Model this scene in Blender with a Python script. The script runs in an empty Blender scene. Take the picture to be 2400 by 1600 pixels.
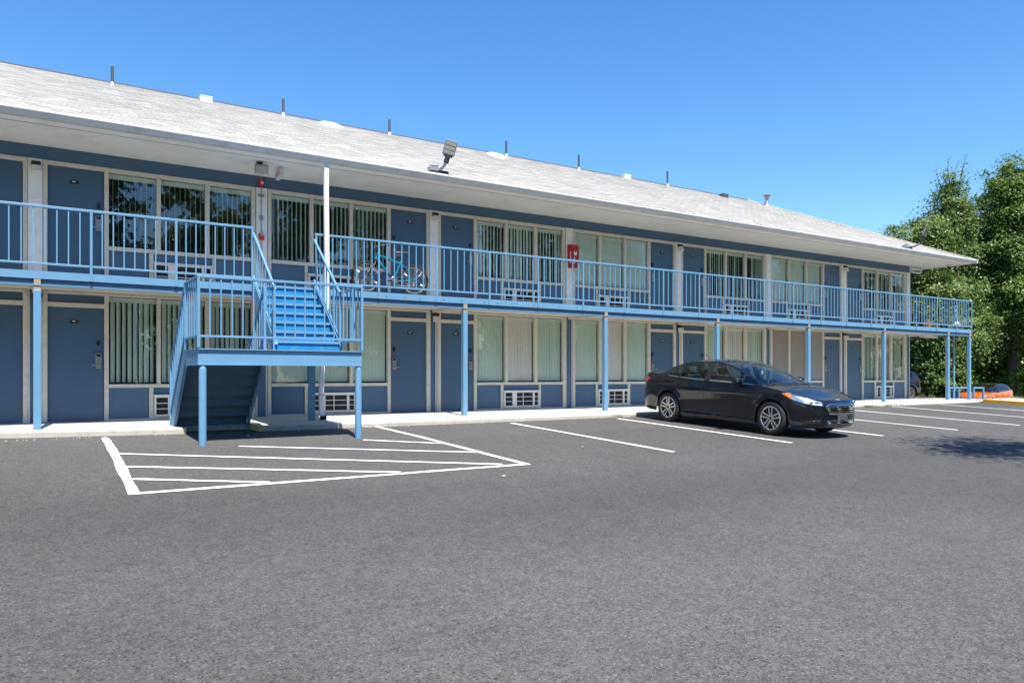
import bpy, bmesh, math, random
import numpy as np
from mathutils import Vector, Matrix
from mathutils.bvhtree import BVHTree

# ------------------------------------------------------------------ camera, sky, sun, exposure
S = bpy.context.scene
PI = math.pi
rad = math.radians
cam_d = bpy.data.cameras.new('camera')
cam = bpy.data.objects.new('camera', cam_d)
S.collection.objects.link(cam)
CAM = Vector((-0.2936, -15.8429, 0.826)); YAW = 0.5741
cam.location = CAM
cam.rotation_euler = (PI / 2, 0, -YAW)
cam_d.sensor_width = 36.0
cam_d.lens = 27.0
cam_d.shift_y = 80.7 / 2400.0
cam_d.clip_start = 0.05
cam_d.clip_end = 3000
S.camera = cam

SUN_EL, SUN_AZ = 62.0, 190.0          # azimuth clockwise from +Y
world = bpy.data.worlds.new('World'); S.world = world
world.use_nodes = True
wn = world.node_tree
bg = wn.nodes['Background']
sky = wn.nodes.new('ShaderNodeTexSky')
sky.sky_type = 'NISHITA'; sky.sun_disc = False
sky.sun_elevation = rad(SUN_EL); sky.sun_rotation = rad(SUN_AZ)
sky.air_density = 1.0; sky.dust_density = 0.3; sky.ozone_density = 3.0
grade = wn.nodes.new('ShaderNodeHueSaturation')
grade.inputs['Saturation'].default_value = 1.28; grade.inputs['Value'].default_value = 1.0
wn.links.new(sky.outputs[0], grade.inputs['Color'])
wn.links.new(grade.outputs[0], bg.inputs[0])
bg.inputs[1].default_value = 0.108
sun_d = bpy.data.lights.new('sun', 'SUN')
sun_d.energy = 5.0; sun_d.angle = rad(0.53); sun_d.color = (1.0, 0.93, 0.82)
sun = bpy.data.objects.new('sun', sun_d); S.collection.objects.link(sun)
_el, _az = rad(SUN_EL), rad(SUN_AZ)
to_sun = Vector((math.sin(_az) * math.cos(_el), math.cos(_az) * math.cos(_el), math.sin(_el)))
sun.rotation_euler = to_sun.to_track_quat('Z', 'Y').to_euler()
sun.location = to_sun * 60
S.view_settings.view_transform = 'Standard'
S.view_settings.look = 'None'
S.view_settings.exposure = 1.07
S.view_settings.gamma = 1.0
S.view_settings.use_curve_mapping = False

rng = random.Random(7)
nrg = np.random.default_rng(11)

# ------------------------------------------------------------------ materials
def nodes_of(name):
    m = bpy.data.materials.new(name); m.use_nodes = True
    nt = m.node_tree
    return m, nt, nt.nodes['Principled BSDF'], nt.links

def N(nt, t, **kw):
    n = nt.nodes.new(t)
    for k, v in kw.items(): setattr(n, k, v)
    return n

def pos_out(nt, world_space=True):
    if world_space:
        return N(nt, 'ShaderNodeNewGeometry').outputs['Position']
    return N(nt, 'ShaderNodeTexCoord').outputs['Object']

def noise(nt, vec, scale, detail=3, rough=0.55, stretch=None):
    n = N(nt, 'ShaderNodeTexNoise')
    n.inputs['Scale'].default_value = scale
    n.inputs['Detail'].default_value = detail
    n.inputs['Roughness'].default_value = rough
    if stretch:
        mp = N(nt, 'ShaderNodeMapping'); mp.inputs['Scale'].default_value = stretch
        nt.links.new(vec, mp.inputs['Vector']); vec = mp.outputs[0]
    nt.links.new(vec, n.inputs['Vector'])
    return n.outputs['Fac']

def ramp(nt, fac, stops):
    r = N(nt, 'ShaderNodeValToRGB')
    el = r.color_ramp.elements
    while len(el) < len(stops): el.new(0.5)
    for e, (p, c) in zip(el, stops):
        e.position = p
        e.color = (c, c, c, 1) if not isinstance(c, (tuple, list)) else tuple(c) + (1,)
    nt.links.new(fac, r.inputs[0])
    return r.outputs['Color']

def mixc(nt, fac, a, b, mode='MIX'):
    m = N(nt, 'ShaderNodeMix', data_type='RGBA', blend_type=mode)
    for sock, v in ((m.inputs[0], fac), (m.inputs[6], a), (m.inputs[7], b)):
        if isinstance(v, bpy.types.NodeSocket): nt.links.new(v, sock)
        elif isinstance(v, (int, float)): sock.default_value = v
        else: sock.default_value = tuple(v) + (1,)
    return m.outputs[2]

def bump(nt, b, h, strength, dist=0.01):
    bn = N(nt, 'ShaderNodeBump')
    bn.inputs['Strength'].default_value = strength
    bn.inputs['Distance'].default_value = dist
    nt.links.new(h, bn.inputs['Height'])
    nt.links.new(bn.outputs[0], b.inputs['Normal'])

def mat(name, col, rough=0.6, metal=0.0, var=0.08, scale=3.0, bmp=0.0, bscale=60.0, spec=0.5, coat=0.0, ws=True, dirt=None, dirt_amt=0.0, dirt_scale=2.0):
    m, nt, b, L = nodes_of(name)
    v = pos_out(nt, ws)
    f = noise(nt, v, scale, 4)
    lo = tuple(max(0, c * (1 - var)) for c in col); hi = tuple(min(1, c * (1 + var)) for c in col)
    c = mixc(nt, f, lo, hi)
    if dirt:
        d = ramp(nt, noise(nt, v, dirt_scale, 6, 0.65), [(0.5, 0.0), (0.75, dirt_amt)])
        c = mixc(nt, d, c, dirt)
    L.new(c, b.inputs['Base Color'])
    b.inputs['Roughness'].default_value = rough
    b.inputs['Metallic'].default_value = metal
    b.inputs['Specular IOR Level'].default_value = spec
    b.inputs['Coat Weight'].default_value = coat
    b.inputs['Coat Roughness'].default_value = 0.03
    if bmp: bump(nt, b, noise(nt, v, bscale, 4), bmp)
    return m

M = {}
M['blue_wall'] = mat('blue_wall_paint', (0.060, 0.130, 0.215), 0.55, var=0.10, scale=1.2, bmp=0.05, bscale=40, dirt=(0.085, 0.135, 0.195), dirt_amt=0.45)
M['blue_door'] = mat('blue_door_paint', (0.052, 0.110, 0.182), 0.42, var=0.08, scale=1.5, bmp=0.02, bscale=25)
M['sky_blue'] = mat('light_blue_steel_paint', (0.112, 0.258, 0.415), 0.42, var=0.10, scale=4, bmp=0.03, bscale=30, dirt=(0.17, 0.25, 0.32), dirt_amt=0.45, dirt_scale=5)
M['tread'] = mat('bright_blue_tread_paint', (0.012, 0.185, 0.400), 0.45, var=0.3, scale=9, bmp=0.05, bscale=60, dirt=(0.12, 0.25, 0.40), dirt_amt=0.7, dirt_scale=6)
M['trim'] = mat('cream_trim_paint', (0.62, 0.585, 0.51), 0.55, var=0.07, scale=5, bmp=0.03, bscale=50, dirt=(0.30, 0.26, 0.21), dirt_amt=0.35, dirt_scale=9)
M['pier'] = mat('white_brick_paint', (0.83, 0.82, 0.79), 0.6, var=0.06, scale=7, bmp=0.12, bscale=60, dirt=(0.45, 0.42, 0.38), dirt_amt=0.3, dirt_scale=8)
M['mortar'] = mat('painted_mortar', (0.80, 0.79, 0.76), 0.8, bmp=0.1)
M['soffit'] = mat('soffit_paint', (0.86, 0.85, 0.80), 0.65, var=0.04, scale=0.8, dirt=(0.45, 0.44, 0.42), dirt_amt=0.35, dirt_scale=1.5)
M['white_metal'] = mat('white_metal', (0.700, 0.710, 0.730), 0.38, var=0.06, scale=4, dirt=(0.42, 0.43, 0.45), dirt_amt=0.4, dirt_scale=5)
M['gutter'] = mat('gutter_metal', (0.62, 0.62, 0.62), 0.35, var=0.08, scale=3, dirt=(0.30, 0.31, 0.33), dirt_amt=0.5, dirt_scale=4)
M['concrete'] = mat('pale_concrete', (0.47, 0.455, 0.42), 0.85, var=0.12, scale=1.5, bmp=0.25, bscale=120, dirt=(0.33, 0.31, 0.27), dirt_amt=0.4, dirt_scale=3)
M['curb'] = mat('rough_curb_concrete', (0.40, 0.385, 0.35), 0.9, var=0.15, scale=4, bmp=0.5, bscale=60, dirt=(0.24, 0.21, 0.17), dirt_amt=0.6, dirt_scale=6)
M['yellow'] = mat('yellow_curb_paint', (0.62, 0.33, 0.02), 0.7, var=0.2, scale=8, bmp=0.3, bscale=50, dirt=(0.40, 0.33, 0.20), dirt_amt=0.7, dirt_scale=10)
M['yellow_pale'] = mat('worn_yellow_paint', (0.60, 0.45, 0.20), 0.8, var=0.2, scale=12, bmp=0.3, bscale=50, dirt=(0.40, 0.37, 0.30), dirt_amt=0.7, dirt_scale=12)
M['black'] = mat('black_plastic', (0.012, 0.012, 0.014), 0.45, var=0.2, scale=20, ws=False)
M['matte_black'] = mat('matte_black', (0.008, 0.008, 0.009), 0.9, ws=False)
M['steel'] = mat('brushed_steel', (0.46, 0.43, 0.38), 0.33, metal=0.9, var=0.1, scale=30, ws=False)
M['galv'] = mat('galvanised_steel', (0.34, 0.35, 0.36), 0.45, metal=0.6, var=0.15, scale=12, ws=False)
M['dark_pipe'] = mat('dark_pipe', (0.055, 0.055, 0.065), 0.6, var=0.2, scale=10)
M['red'] = mat('red_enamel', (0.42, 0.008, 0.010), 0.38, var=0.1, scale=10, ws=False)
M['bright_red'] = mat('bright_red_plastic', (0.55, 0.012, 0.015), 0.35, var=0.1, scale=10, ws=False)
M['white'] = mat('white_plastic', (0.72, 0.72, 0.70), 0.4, var=0.05, scale=10, ws=False)
M['white_paint_mark'] = mat('white_lettering', (0.78, 0.78, 0.76), 0.6, var=0.03, ws=False)
M['wood'] = mat('weathered_wood', (0.30, 0.24, 0.19), 0.85, var=0.3, scale=25, bmp=0.3, bscale=60)
M['rust'] = mat('rusty_wood', (0.20, 0.12, 0.08), 0.9, var=0.35, scale=20)
M['room_shade'] = mat('room_shade_paint', (0.018, 0.018, 0.018), 0.9)  # shade of the unlit rooms put into a near-black colour
M['taupe'] = mat('taupe_board', (0.255, 0.232, 0.212), 0.7, var=0.06, scale=2)
M['grey_board'] = mat('grey_board', (0.255, 0.250, 0.235), 0.7, var=0.06, scale=2)
M['slat'] = mat('vinyl_blind', (0.76, 0.77, 0.73), 0.55, var=0.03, scale=3)
M['led_lens'] = mat('led_lens', (0.40, 0.40, 0.34), 0.25, var=0.12, scale=40, ws=False)
M['fixture_lens'] = mat('ribbed_lens', (0.74, 0.73, 0.69), 0.25, var=0.12, scale=40, ws=False)
M['bolt'] = mat('dark_bolt', (0.02, 0.03, 0.05), 0.5)
M['moss'] = mat('moss', (0.10, 0.16, 0.03), 0.95, var=0.5, scale=15, bmp=0.8, bscale=40)
M['terracotta'] = mat('terracotta', (0.30, 0.13, 0.07), 0.8, ws=False)
M['bark'] = mat('bark', (0.075, 0.055, 0.040), 0.95, var=0.4, scale=8, bmp=0.8, bscale=20)

def asphalt():
    m, nt, b, L = nodes_of('worn_asphalt')
    v = pos_out(nt)
    big = noise(nt, v, 0.35, 5, 0.6)
    mid = noise(nt, v, 2.2, 5, 0.6)
    vo = N(nt, 'ShaderNodeTexVoronoi'); vo.inputs['Scale'].default_value = 120
    L.new(v, vo.inputs['Vector'])
    vo2 = N(nt, 'ShaderNodeTexVoronoi'); vo2.inputs['Scale'].default_value = 42
    L.new(v, vo2.inputs['Vector'])
    fine = noise(nt, v, 170, 3, 0.75)
    c = mixc(nt, big, (0.0640, 0.0640, 0.0655), (0.1040, 0.1040, 0.1060))
    c = mixc(nt, ramp(nt, mid, [(0.35, 0.0), (0.7, 0.6)]), c, (0.0715, 0.0715, 0.0730))
    c = mixc(nt, 0.75, c, ramp(nt, fine, [(0.30, 0.40), (0.5, 1.0), (0.72, 1.5)]), 'MULTIPLY')
    c = mixc(nt, 0.8, c, ramp(nt, noise(nt, v, 34, 4, 0.75), [(0.30, 0.52), (0.5, 1.0), (0.70, 1.42)]), 'MULTIPLY')
    c = mixc(nt, 0.7, c, ramp(nt, noise(nt, v, 11, 5, 0.75), [(0.32, 0.70), (0.5, 1.0), (0.68, 1.22)]), 'MULTIPLY')
    sp = N(nt, 'ShaderNodeSeparateColor'); L.new(vo.outputs['Color'], sp.inputs[0])
    chips = ramp(nt, sp.outputs[0], [(0.93, 0.0), (0.98, 0.40)])
    c = mixc(nt, chips, c, (0.26, 0.25, 0.24))
    pits = ramp(nt, sp.outputs[1], [(0.84, 0.0), (0.95, 0.85)])
    c = mixc(nt, pits, c, (0.018, 0.0175, 0.018))
    stain = ramp(nt, noise(nt, v, 0.8, 7, 0.7, stretch=(1, 0.6, 1)), [(0.58, 0.0), (0.78, 0.45)])
    c = mixc(nt, stain, c, (0.052, 0.051, 0.051))
    lane = ramp(nt, noise(nt, v, 0.16, 3, 0.5, stretch=(0.45, 1.0, 1.0)), [(0.38, 0.80), (0.50, 1.0), (0.64, 1.14)])
    c = mixc(nt, 1.0, c, lane, 'MULTIPLY')
    spots = ramp(nt, noise(nt, v, 3.3, 2, 0.4), [(0.70, 0.0), (0.76, 0.35)])
    c = mixc(nt, spots, c, (0.045, 0.043, 0.043))
    L.new(c, b.inputs['Base Color'])
    b.inputs['Roughness'].default_value = 0.92
    b.inputs['Specular IOR Level'].default_value = 0.25
    h = mixc(nt, 0.5, vo.outputs['Distance'], fine)
    h2 = mixc(nt, 0.35, h, vo2.outputs['Distance'])
    bump(nt, b, h2, 0.85, 0.012)
    return m
M['asphalt'] = asphalt()

def line_paint():
    m, nt, b, L = nodes_of('white_line_paint')
    v = pos_out(nt)
    wear = ramp(nt, noise(nt, v, 90, 4, 0.7), [(0.62, 0.0), (0.74, 0.75)])
    c = mixc(nt, noise(nt, v, 6, 3), (0.66, 0.66, 0.65), (0.80, 0.80, 0.79))
    c = mixc(nt, wear, c, (0.30, 0.30, 0.30))
    L.new(c, b.inputs['Base Color']); b.inputs['Roughness'].default_value = 0.8
    bump(nt, b, noise(nt, v, 110, 3), 0.4, 0.006)
    return m
M['line'] = line_paint()

def shingle_mat():
    m, nt, b, L = nodes_of('pale_shingle')
    v = pos_out(nt)
    n1 = noise(nt, v, 0.5, 5, 0.6, stretch=(1, 0.25, 0.25))
    n2 = noise(nt, v, 9, 5, 0.7)
    oi = N(nt, 'ShaderNodeVertexColor'); oi.layer_name = 'tone'
    c = mixc(nt, n1, (0.385, 0.378, 0.362), (0.475, 0.467, 0.45))
    c = mixc(nt, 0.7, c, ramp(nt, n2, [(0.25, 0.84), (0.5, 0.98), (0.75, 1.05)]), 'MULTIPLY')
    c = mixc(nt, 1.0, c, oi.outputs['Color'], 'MULTIPLY')
    st = ramp(nt, noise(nt, v, 1.2, 6, 0.7, stretch=(1, 0.35, 0.35)), [(0.54, 0.0), (0.80, 0.42)])
    c = mixc(nt, st, c, (0.22, 0.215, 0.21))
    L.new(c, b.inputs['Base Color']); b.inputs['Roughness'].default_value = 0.9
    bump(nt, b, noise(nt, v, 180, 3), 0.5, 0.006)
    return m
M['shingle'] = shingle_mat()

def glass_mat(name, tint, boost=1.0, rough=0.0):
    m = bpy.data.materials.new(name); m.use_nodes = True
    nt = m.node_tree; nt.nodes.remove(nt.nodes['Principled BSDF'])
    out = nt.nodes['Material Output']
    tr = N(nt, 'ShaderNodeBsdfTransparent'); tr.inputs[0].default_value = tuple(tint) + (1,)
    gl = N(nt, 'ShaderNodeBsdfGlossy'); gl.inputs['Roughness'].default_value = rough
    gl.inputs[0].default_value = (0.95, 0.97, 1.0, 1)
    ge = N(nt, 'ShaderNodeNewGeometry'); dt = N(nt, 'ShaderNodeVectorMath', operation='DOT_PRODUCT')
    nt.links.new(ge.outputs['Incoming'], dt.inputs[0]); nt.links.new(ge.outputs['Normal'], dt.inputs[1])
    def mth(op, a, b=None):
        n = N(nt, 'ShaderNodeMath', operation=op)
        for i, v in enumerate((a, b)):
            if v is None: continue
            if isinstance(v, (int, float)): n.inputs[i].default_value = v
            else: nt.links.new(v, n.inputs[i])
        return n.outputs[0]
    sch = mth('POWER', mth('SUBTRACT', 1.0, mth('ABSOLUTE', dt.outputs['Value'])), 5.0)
    mu = N(nt, 'ShaderNodeMath', operation='MULTIPLY_ADD'); mu.use_clamp = True
    nt.links.new(sch, mu.inputs[0]); mu.inputs[1].default_value = 0.9; mu.inputs[2].default_value = 0.04 * boost
    mx = N(nt, 'ShaderNodeMixShader')
    nt.links.new(mu.outputs[0], mx.inputs[0]); nt.links.new(tr.outputs[0], mx.inputs[1]); nt.links.new(gl.outputs[0], mx.inputs[2])
    nt.links.new(mx.outputs[0], out.inputs[0])
    return m
M['glass_green'] = glass_mat('green_tinted_glass', (0.880, 0.930, 0.905), 1.1)
M['glass_dark'] = glass_mat('dusky_glass', (0.90, 0.945, 0.925), 1.4)
M['glass_clear'] = glass_mat('clear_glass', (0.94, 0.94, 0.925), 1.0)
M['car_glass'] = glass_mat('car_glass', (0.42, 0.50, 0.48), 1.6)
M['car_shield'] = glass_mat('windscreen_glass', (0.55, 0.66, 0.70), 2.2)

def leaf_mat(name, a, b2, trans=0.28):
    m, nt, b, L = nodes_of(name)
    vc = N(nt, 'ShaderNodeVertexColor'); vc.layer_name = 'tone'
    sp = N(nt, 'ShaderNodeSeparateColor'); L.new(vc.outputs[0], sp.inputs[0])
    c = mixc(nt, sp.outputs[0], a, b2)
    L.new(c, b.inputs['Base Color'])
    b.inputs['Roughness'].default_value = 0.50
    b.inputs['Specular IOR Level'].default_value = 0.35
    tb = N(nt, 'ShaderNodeBsdfTranslucent'); L.new(mixc(nt, 0.5, c, (0.13, 0.18, 0.02)), tb.inputs[0])
    mx = N(nt, 'ShaderNodeMixShader'); mx.inputs[0].default_value = trans
    L.new(b.outputs[0], mx.inputs[1]); L.new(tb.outputs[0], mx.inputs[2])
    L.new(mx.outputs[0], nt.nodes['Material Output'].inputs[0])
    return m
M['leaf'] = leaf_mat('broad_leaf', (0.045, 0.098, 0.016), (0.165, 0.250, 0.050))
M['leaf_vine'] = leaf_mat('vine_leaf', (0.055, 0.110, 0.022), (0.190, 0.260, 0.075))
M['leaf_bright'] = leaf_mat('bright_leaf', (0.080, 0.165, 0.014), (0.210, 0.340, 0.040), 0.3)
M['grass'] = leaf_mat('grass_blade', (0.08, 0.12, 0.03), (0.20, 0.19, 0.07))

def car_paint(name, col, metal=0.35, rough=0.32):
    m, nt, b, L = nodes_of(name)
    v = pos_out(nt, False)
    c = mixc(nt, noise(nt, v, 900, 1), tuple(x * 0.85 for x in col), tuple(x * 1.2 for x in col))
    dust = ramp(nt, noise(nt, v, 3, 6, 0.7), [(0.45, 0.0), (0.8, 0.014)])
    c = mixc(nt, dust, c, (0.16, 0.15, 0.14))
    L.new(c, b.inputs['Base Color'])
    b.inputs['Metallic'].default_value = metal; b.inputs['Roughness'].default_value = rough
    b.inputs['Specular IOR Level'].default_value = 0.12
    b.inputs['Coat Weight'].default_value = 1.0; b.inputs['Coat Roughness'].default_value = 0.02
    return m
M['paint_black'] = car_paint('blue_black_car_paint', (0.0026, 0.0040, 0.0085), 0.0, 0.4)
M['paint_orange'] = car_paint('orange_car_paint', (0.56, 0.105, 0.002), 0.1)
M['paint_grey'] = car_paint('charcoal_car_paint', (0.016, 0.016, 0.020), 0.2)
M['chrome'] = mat('chrome', (0.72, 0.73, 0.75), 0.10, metal=1.0, var=0.02, ws=False)
M['alloy'] = mat('alloy_wheel', (0.60, 0.58, 0.56), 0.25, metal=0.85, var=0.08, scale=15, ws=False)
M['tyre'] = mat('tyre_rubber', (0.016, 0.016, 0.017), 0.85, var=0.3, scale=20, bmp=0.2, bscale=80, ws=False, dirt=(0.07, 0.065, 0.06), dirt_amt=0.3, dirt_scale=8)
M['amber'] = mat('amber_lens', (0.80, 0.20, 0.01), 0.15, coat=1.0, ws=False)
M['red_lens'] = mat('red_lens', (0.50, 0.008, 0.012), 0.12, coat=1.0, ws=False)
M['lamp_silver'] = mat('lamp_reflector', (0.55, 0.57, 0.60), 0.18, metal=0.8, var=0.35, scale=25, coat=1.0, ws=False)
M['seat'] = mat('car_seat', (0.10, 0.10, 0.105), 0.8, ws=False)
M['plate'] = mat('plate_bracket', (0.07, 0.07, 0.075), 0.5, ws=False)
M['emblem'] = mat('emblem_blue', (0.02, 0.05, 0.22), 0.2, coat=1.0, ws=False)
M['teal'] = mat('teal_bike_paint', (0.001, 0.200, 0.330), 0.28, metal=0.3, coat=0.6, var=0.2, scale=6, ws=False)

# ------------------------------------------------------------------ mesh helpers
def wpos(o):
    p = Vector((0, 0, 0))
    while o is not None:
        p += o.location; o = o.parent
    return p

class MB:
    def __init__(s): s.v = []; s.f = []; s.mi = []; s.m = 0
    def use(s, i): s.m = i; return s
    def face(s, *ids): s.f.append(tuple(ids)); s.mi.append(s.m)
    def add(s, verts, faces):
        o = len(s.v); s.v.extend([tuple(p) for p in verts])
        for f in faces: s.face(*[i + o for i in f])
        return s
    def box(s, x0, x1, y0, y1, z0, z1):
        if x0 > x1: x0, x1 = x1, x0
        if y0 > y1: y0, y1 = y1, y0
        if z0 > z1: z0, z1 = z1, z0
        return s.add([(x0, y0, z0), (x1, y0, z0), (x1, y1, z0), (x0, y1, z0), (x0, y0, z1), (x1, y0, z1), (x1, y1, z1), (x0, y1, z1)],
                     [(3, 2, 1, 0), (4, 5, 6, 7), (0, 1, 5, 4), (1, 2, 6, 5), (2, 3, 7, 6), (3, 0, 4, 7)])
    def bar(s, p0, p1, w, h, up=(0, 0, 1)):
        p0 = Vector(p0); p1 = Vector(p1); d = (p1 - p0).normalized(); up = Vector(up)
        a = d.cross(up)
        if a.length < 1e-4: a = d.cross(Vector((1, 0, 0)))
        a.normalize(); b = a.cross(d).normalized()
        vs = []
        for p in (p0, p1):
            for sx, sy in ((-1, -1), (1, -1), (1, 1), (-1, 1)): vs.append(p + a * (sx * w / 2) + b * (sy * h / 2))
        return s.add(vs, [(3, 2, 1, 0), (4, 5, 6, 7), (0, 1, 5, 4), (1, 2, 6, 5), (2, 3, 7, 6), (3, 0, 4, 7)])
    def tube(s, pts, r, n=8, caps=True):
        pts = [Vector(p) for p in pts]
        rs = r if isinstance(r, (list, tuple)) else [r] * len(pts)
        o = len(s.v); prev = None
        for i, p in enumerate(pts):
            d = (pts[min(i + 1, len(pts) - 1)] - pts[max(i - 1, 0)]).normalized()
            if prev is None:
                a = d.cross(Vector((0, 0, 1)))
                if a.length < 1e-3: a = d.cross(Vector((1, 0, 0)))
            else: a = prev - d * prev.dot(d)
            a.normalize(); prev = a; b = d.cross(a)
            for k in range(n):
                t = 2 * PI * k / n
                s.v.append(tuple(p + (a * math.cos(t) + b * math.sin(t)) * rs[i]))
        for i in range(len(pts) - 1):
            for k in range(n):
                k2 = (k + 1) % n
                s.face(o + i * n + k, o + i * n + k2, o + (i + 1) * n + k2, o + (i + 1) * n + k)
        if caps:
            s.face(*[o + k for k in reversed(range(n))]); e = o + (len(pts) - 1) * n
            s.face(*[e + k for k in range(n)])
        return s
    def lathe(s, prof, c=(0, 0, 0), axis='z', n=24, closed=False):
        c = Vector(c); o = len(s.v); m = len(prof)
        for k in range(n):
            t = 2 * PI * k / n; ct, st = math.cos(t), math.sin(t)
            for r, h in prof:
                if axis == 'z': p = (r * ct, r * st, h)
                elif axis == 'y': p = (r * ct, h, -r * st)
                else: p = (h, r * ct, r * st)
                s.v.append(tuple(c + Vector(p)))
        for k in range(n):
            k2 = (k + 1) % n
            for j in range(m - (0 if closed else 1)):
                j2 = (j + 1) % m
                s.face(o + k * m + j, o + k2 * m + j, o + k2 * m + j2, o + k * m + j2)
        return s
    def prism(s, prof, axis, a, b):
        o = len(s.v); n = len(prof)
        for h in (a, b):
            for (p, q) in prof:
                s.v.append({'x': (h, p, q), 'y': (p, h, q), 'z': (p, q, h)}[axis])
        for i in range(n):
            j = (i + 1) % n
            s.face(o + i, o + j, o + n + j, o + n + i)
        s.face(*[o + i for i in reversed(range(n))]); s.face(*[o + n + i for i in range(n)])
        return s
    def grid(s, rows, closed=False):
        o = len(s.v); n = len(rows[0])
        for r in rows: s.v.extend([tuple(p) for p in r])
        for i in range(len(rows) - 1):
            for j in range(n - 1 + (1 if closed else 0)):
                j2 = (j + 1) % n
                s.face(o + i * n + j, o + i * n + j2, o + (i + 1) * n + j2, o + (i + 1) * n + j)
        return s
    def ellip(s, c, r, n=12, m=8):
        c = Vector(c); rows = []
        for i in range(m + 1):
            a = -PI / 2 + PI * i / m
            rows.append([(c.x + r[0] * math.cos(a) * math.cos(2 * PI * k / n), c.y + r[1] * math.cos(a) * math.sin(2 * PI * k / n), c.z + r[2] * math.sin(a)) for k in range(n)])
        return s.grid(rows, True)
    def build(s, name, mats, parent=None, smooth=False, local=False, fix=True, bevel=0.0, **props):
        me = bpy.data.meshes.new(name)
        off = Vector((0, 0, 0)) if (parent is None or local) else wpos(parent)
        me.from_pydata([(x - off.x, y - off.y, z - off.z) for x, y, z in s.v], [], s.f)
        if not isinstance(mats, (list, tuple)): mats = [mats]
        for m in mats: me.materials.append(m)
        if len(mats) > 1: me.polygons.foreach_set('material_index', s.mi)
        if fix:
            bm = bmesh.new(); bm.from_mesh(me)
            bmesh.ops.recalc_face_normals(bm, faces=bm.faces)
            bm.to_mesh(me); bm.free()
        if smooth:
            me.polygons.foreach_set('use_smooth', [True] * len(me.polygons))
            try: me.set_sharp_from_angle(angle=rad(smooth if smooth is not True else 50))
            except Exception: pass
        me.update()
        o = bpy.data.objects.new(name, me); S.collection.objects.link(o)
        if parent is not None: o.parent = parent
        if bevel:
            md = o.modifiers.new('bevel', 'BEVEL'); md.width = bevel; md.segments = 2; md.limit_method = 'ANGLE'
        for k, v in props.items(): o[k] = v
        return o

def thing(name, label, cat, loc=(0, 0, 0), rot=(0, 0, 0), group=None):
    o = bpy.data.objects.new(name, None); S.collection.objects.link(o)
    o.location = loc; o.rotation_euler = rot; o.empty_display_size = 0.2
    o['label'] = label; o['category'] = cat
    if group: o['group'] = group
    return o

def copy_tree(o, parent=None):
    c = o.copy(); S.collection.objects.link(c)
    if parent is not None: c.parent = parent
    for ch in list(o.children): copy_tree(ch, c)
    return c

def share(o, name, parent, loc):
    """another object on o's mesh"""
    c = bpy.data.objects.new(name, o.data); S.collection.objects.link(c)
    c.parent = parent; c.location = Vector(loc) - wpos(parent)
    return c

def text_mesh(body, size):
    cu = bpy.data.curves.new('lettering', 'FONT'); cu.body = body; cu.size = size
    cu.align_x = 'CENTER'; cu.align_y = 'CENTER'; cu.extrude = 0.001; cu.resolution_u = 3
    ob = bpy.data.objects.new('lettering', cu); S.collection.objects.link(ob)
    bpy.context.view_layer.update()
    me = bpy.data.meshes.new_from_object(ob.evaluated_get(bpy.context.evaluated_depsgraph_get()))
    bpy.data.objects.remove(ob); bpy.data.curves.remove(cu)
    return me

def gz(x, y):
    """height of the lot: it falls towards the street, away from the building"""
    zx = -0.135 + 0.002 * max(-10, min(x, 28))
    if x > 31: zx -= (0.088 - 0.043 * max(0, min(1, (y - 8.5) / 2.0))) * (min(x, 42) - 31)
    if y < -2.5:
        yy = max(y, -30)
        return zx + 0.046 * (yy + 2.5) + 0.012 * (max(y, -90) - yy)
    if y > 12: return zx - 0.012 * (min(y, 70) - 12)
    return zx

# ------------------------------------------------------------------ ground, lines, sidewalk
xs = [-160, -60, -10, -2, 4, 10, 16, 22, 28, 31, 34, 37, 40, 42, 45, 52, 60, 75, 130, 320]
ys = [-160, -90, -60, -30, -22, -16, -12, -9, -6, -4, -2.5, 0, 4, 7, 8.5, 9.5, 10.5, 12, 25, 45, 70, 130, 320]
mb = MB(); mb.grid([[(x, y, gz(x, y)) for x in xs] for y in ys])
lot = mb.build('parking_lot', M['asphalt'], kind='structure')

def paint_line(p, q, w0, w1=None, n=10, wob=0.008, z=0.004, name='parking_line'):
    w1 = w1 or w0
    p = Vector((p[0], p[1], 0)); q = Vector((q[0], q[1], 0)); d = (q - p).normalized(); a = Vector((-d.y, d.x, 0))
    rows = []
    for i in range(n + 1):
        t = i / n; c = p.lerp(q, t); w = w0 + (w1 - w0) * t
        o1, o2 = rng.uniform(-wob, wob), rng.uniform(-wob, wob)
        r = []
        for sgn, o in ((-1, o1), (1, o2)):
            e = c + a * (sgn * (w / 2 + o)); r.append((e.x, e.y, gz(e.x, e.y) + z))
        rows.append(r)
    return MB().grid(rows).build(name, M['line'], lot)

for x in (8.16, 10.98, 13.72, 16.46, 19.2, 21.94, 24.66):
    y0 = -2.75 if x < 12 else -2.6
    paint_line((x, y0), (x + 0.03, -7.3), 0.095)
# hatched no-parking bay in front of the stairs
paint_line((0.87, -2.45), (0.83, -4.1), 0.10, 0.115, z=0.004, name='hatch_edge')
paint_line((0.83, -4.1), (0.705, -7.36), 0.115, 0.10, z=0.005, name='hatch_edge')
paint_line((5.37, -2.44), (5.43, -4.0), 0.085, 0.09, z=0.004, name='hatch_edge')
paint_line((5.43, -4.0), (5.41, -7.42), 0.09, 0.10, z=0.005, name='hatch_edge')
paint_line((0.68, -7.33), (5.44, -7.38), 0.10, z=0.006, name='hatch_edge')
for p, q in (((0.85, -4.35), (5.1, -7.27)), ((0.82, -5.52), (3.63, -7.28)), ((0.79, -6.45), (2.05, -7.28)), ((2.46, -4.22), (5.38, -6.17)), ((4.39, -4.21), (5.40, -5.10))):
    paint_line(p, q, 0.085, z=0.008, name='hatch_stripe')
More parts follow.
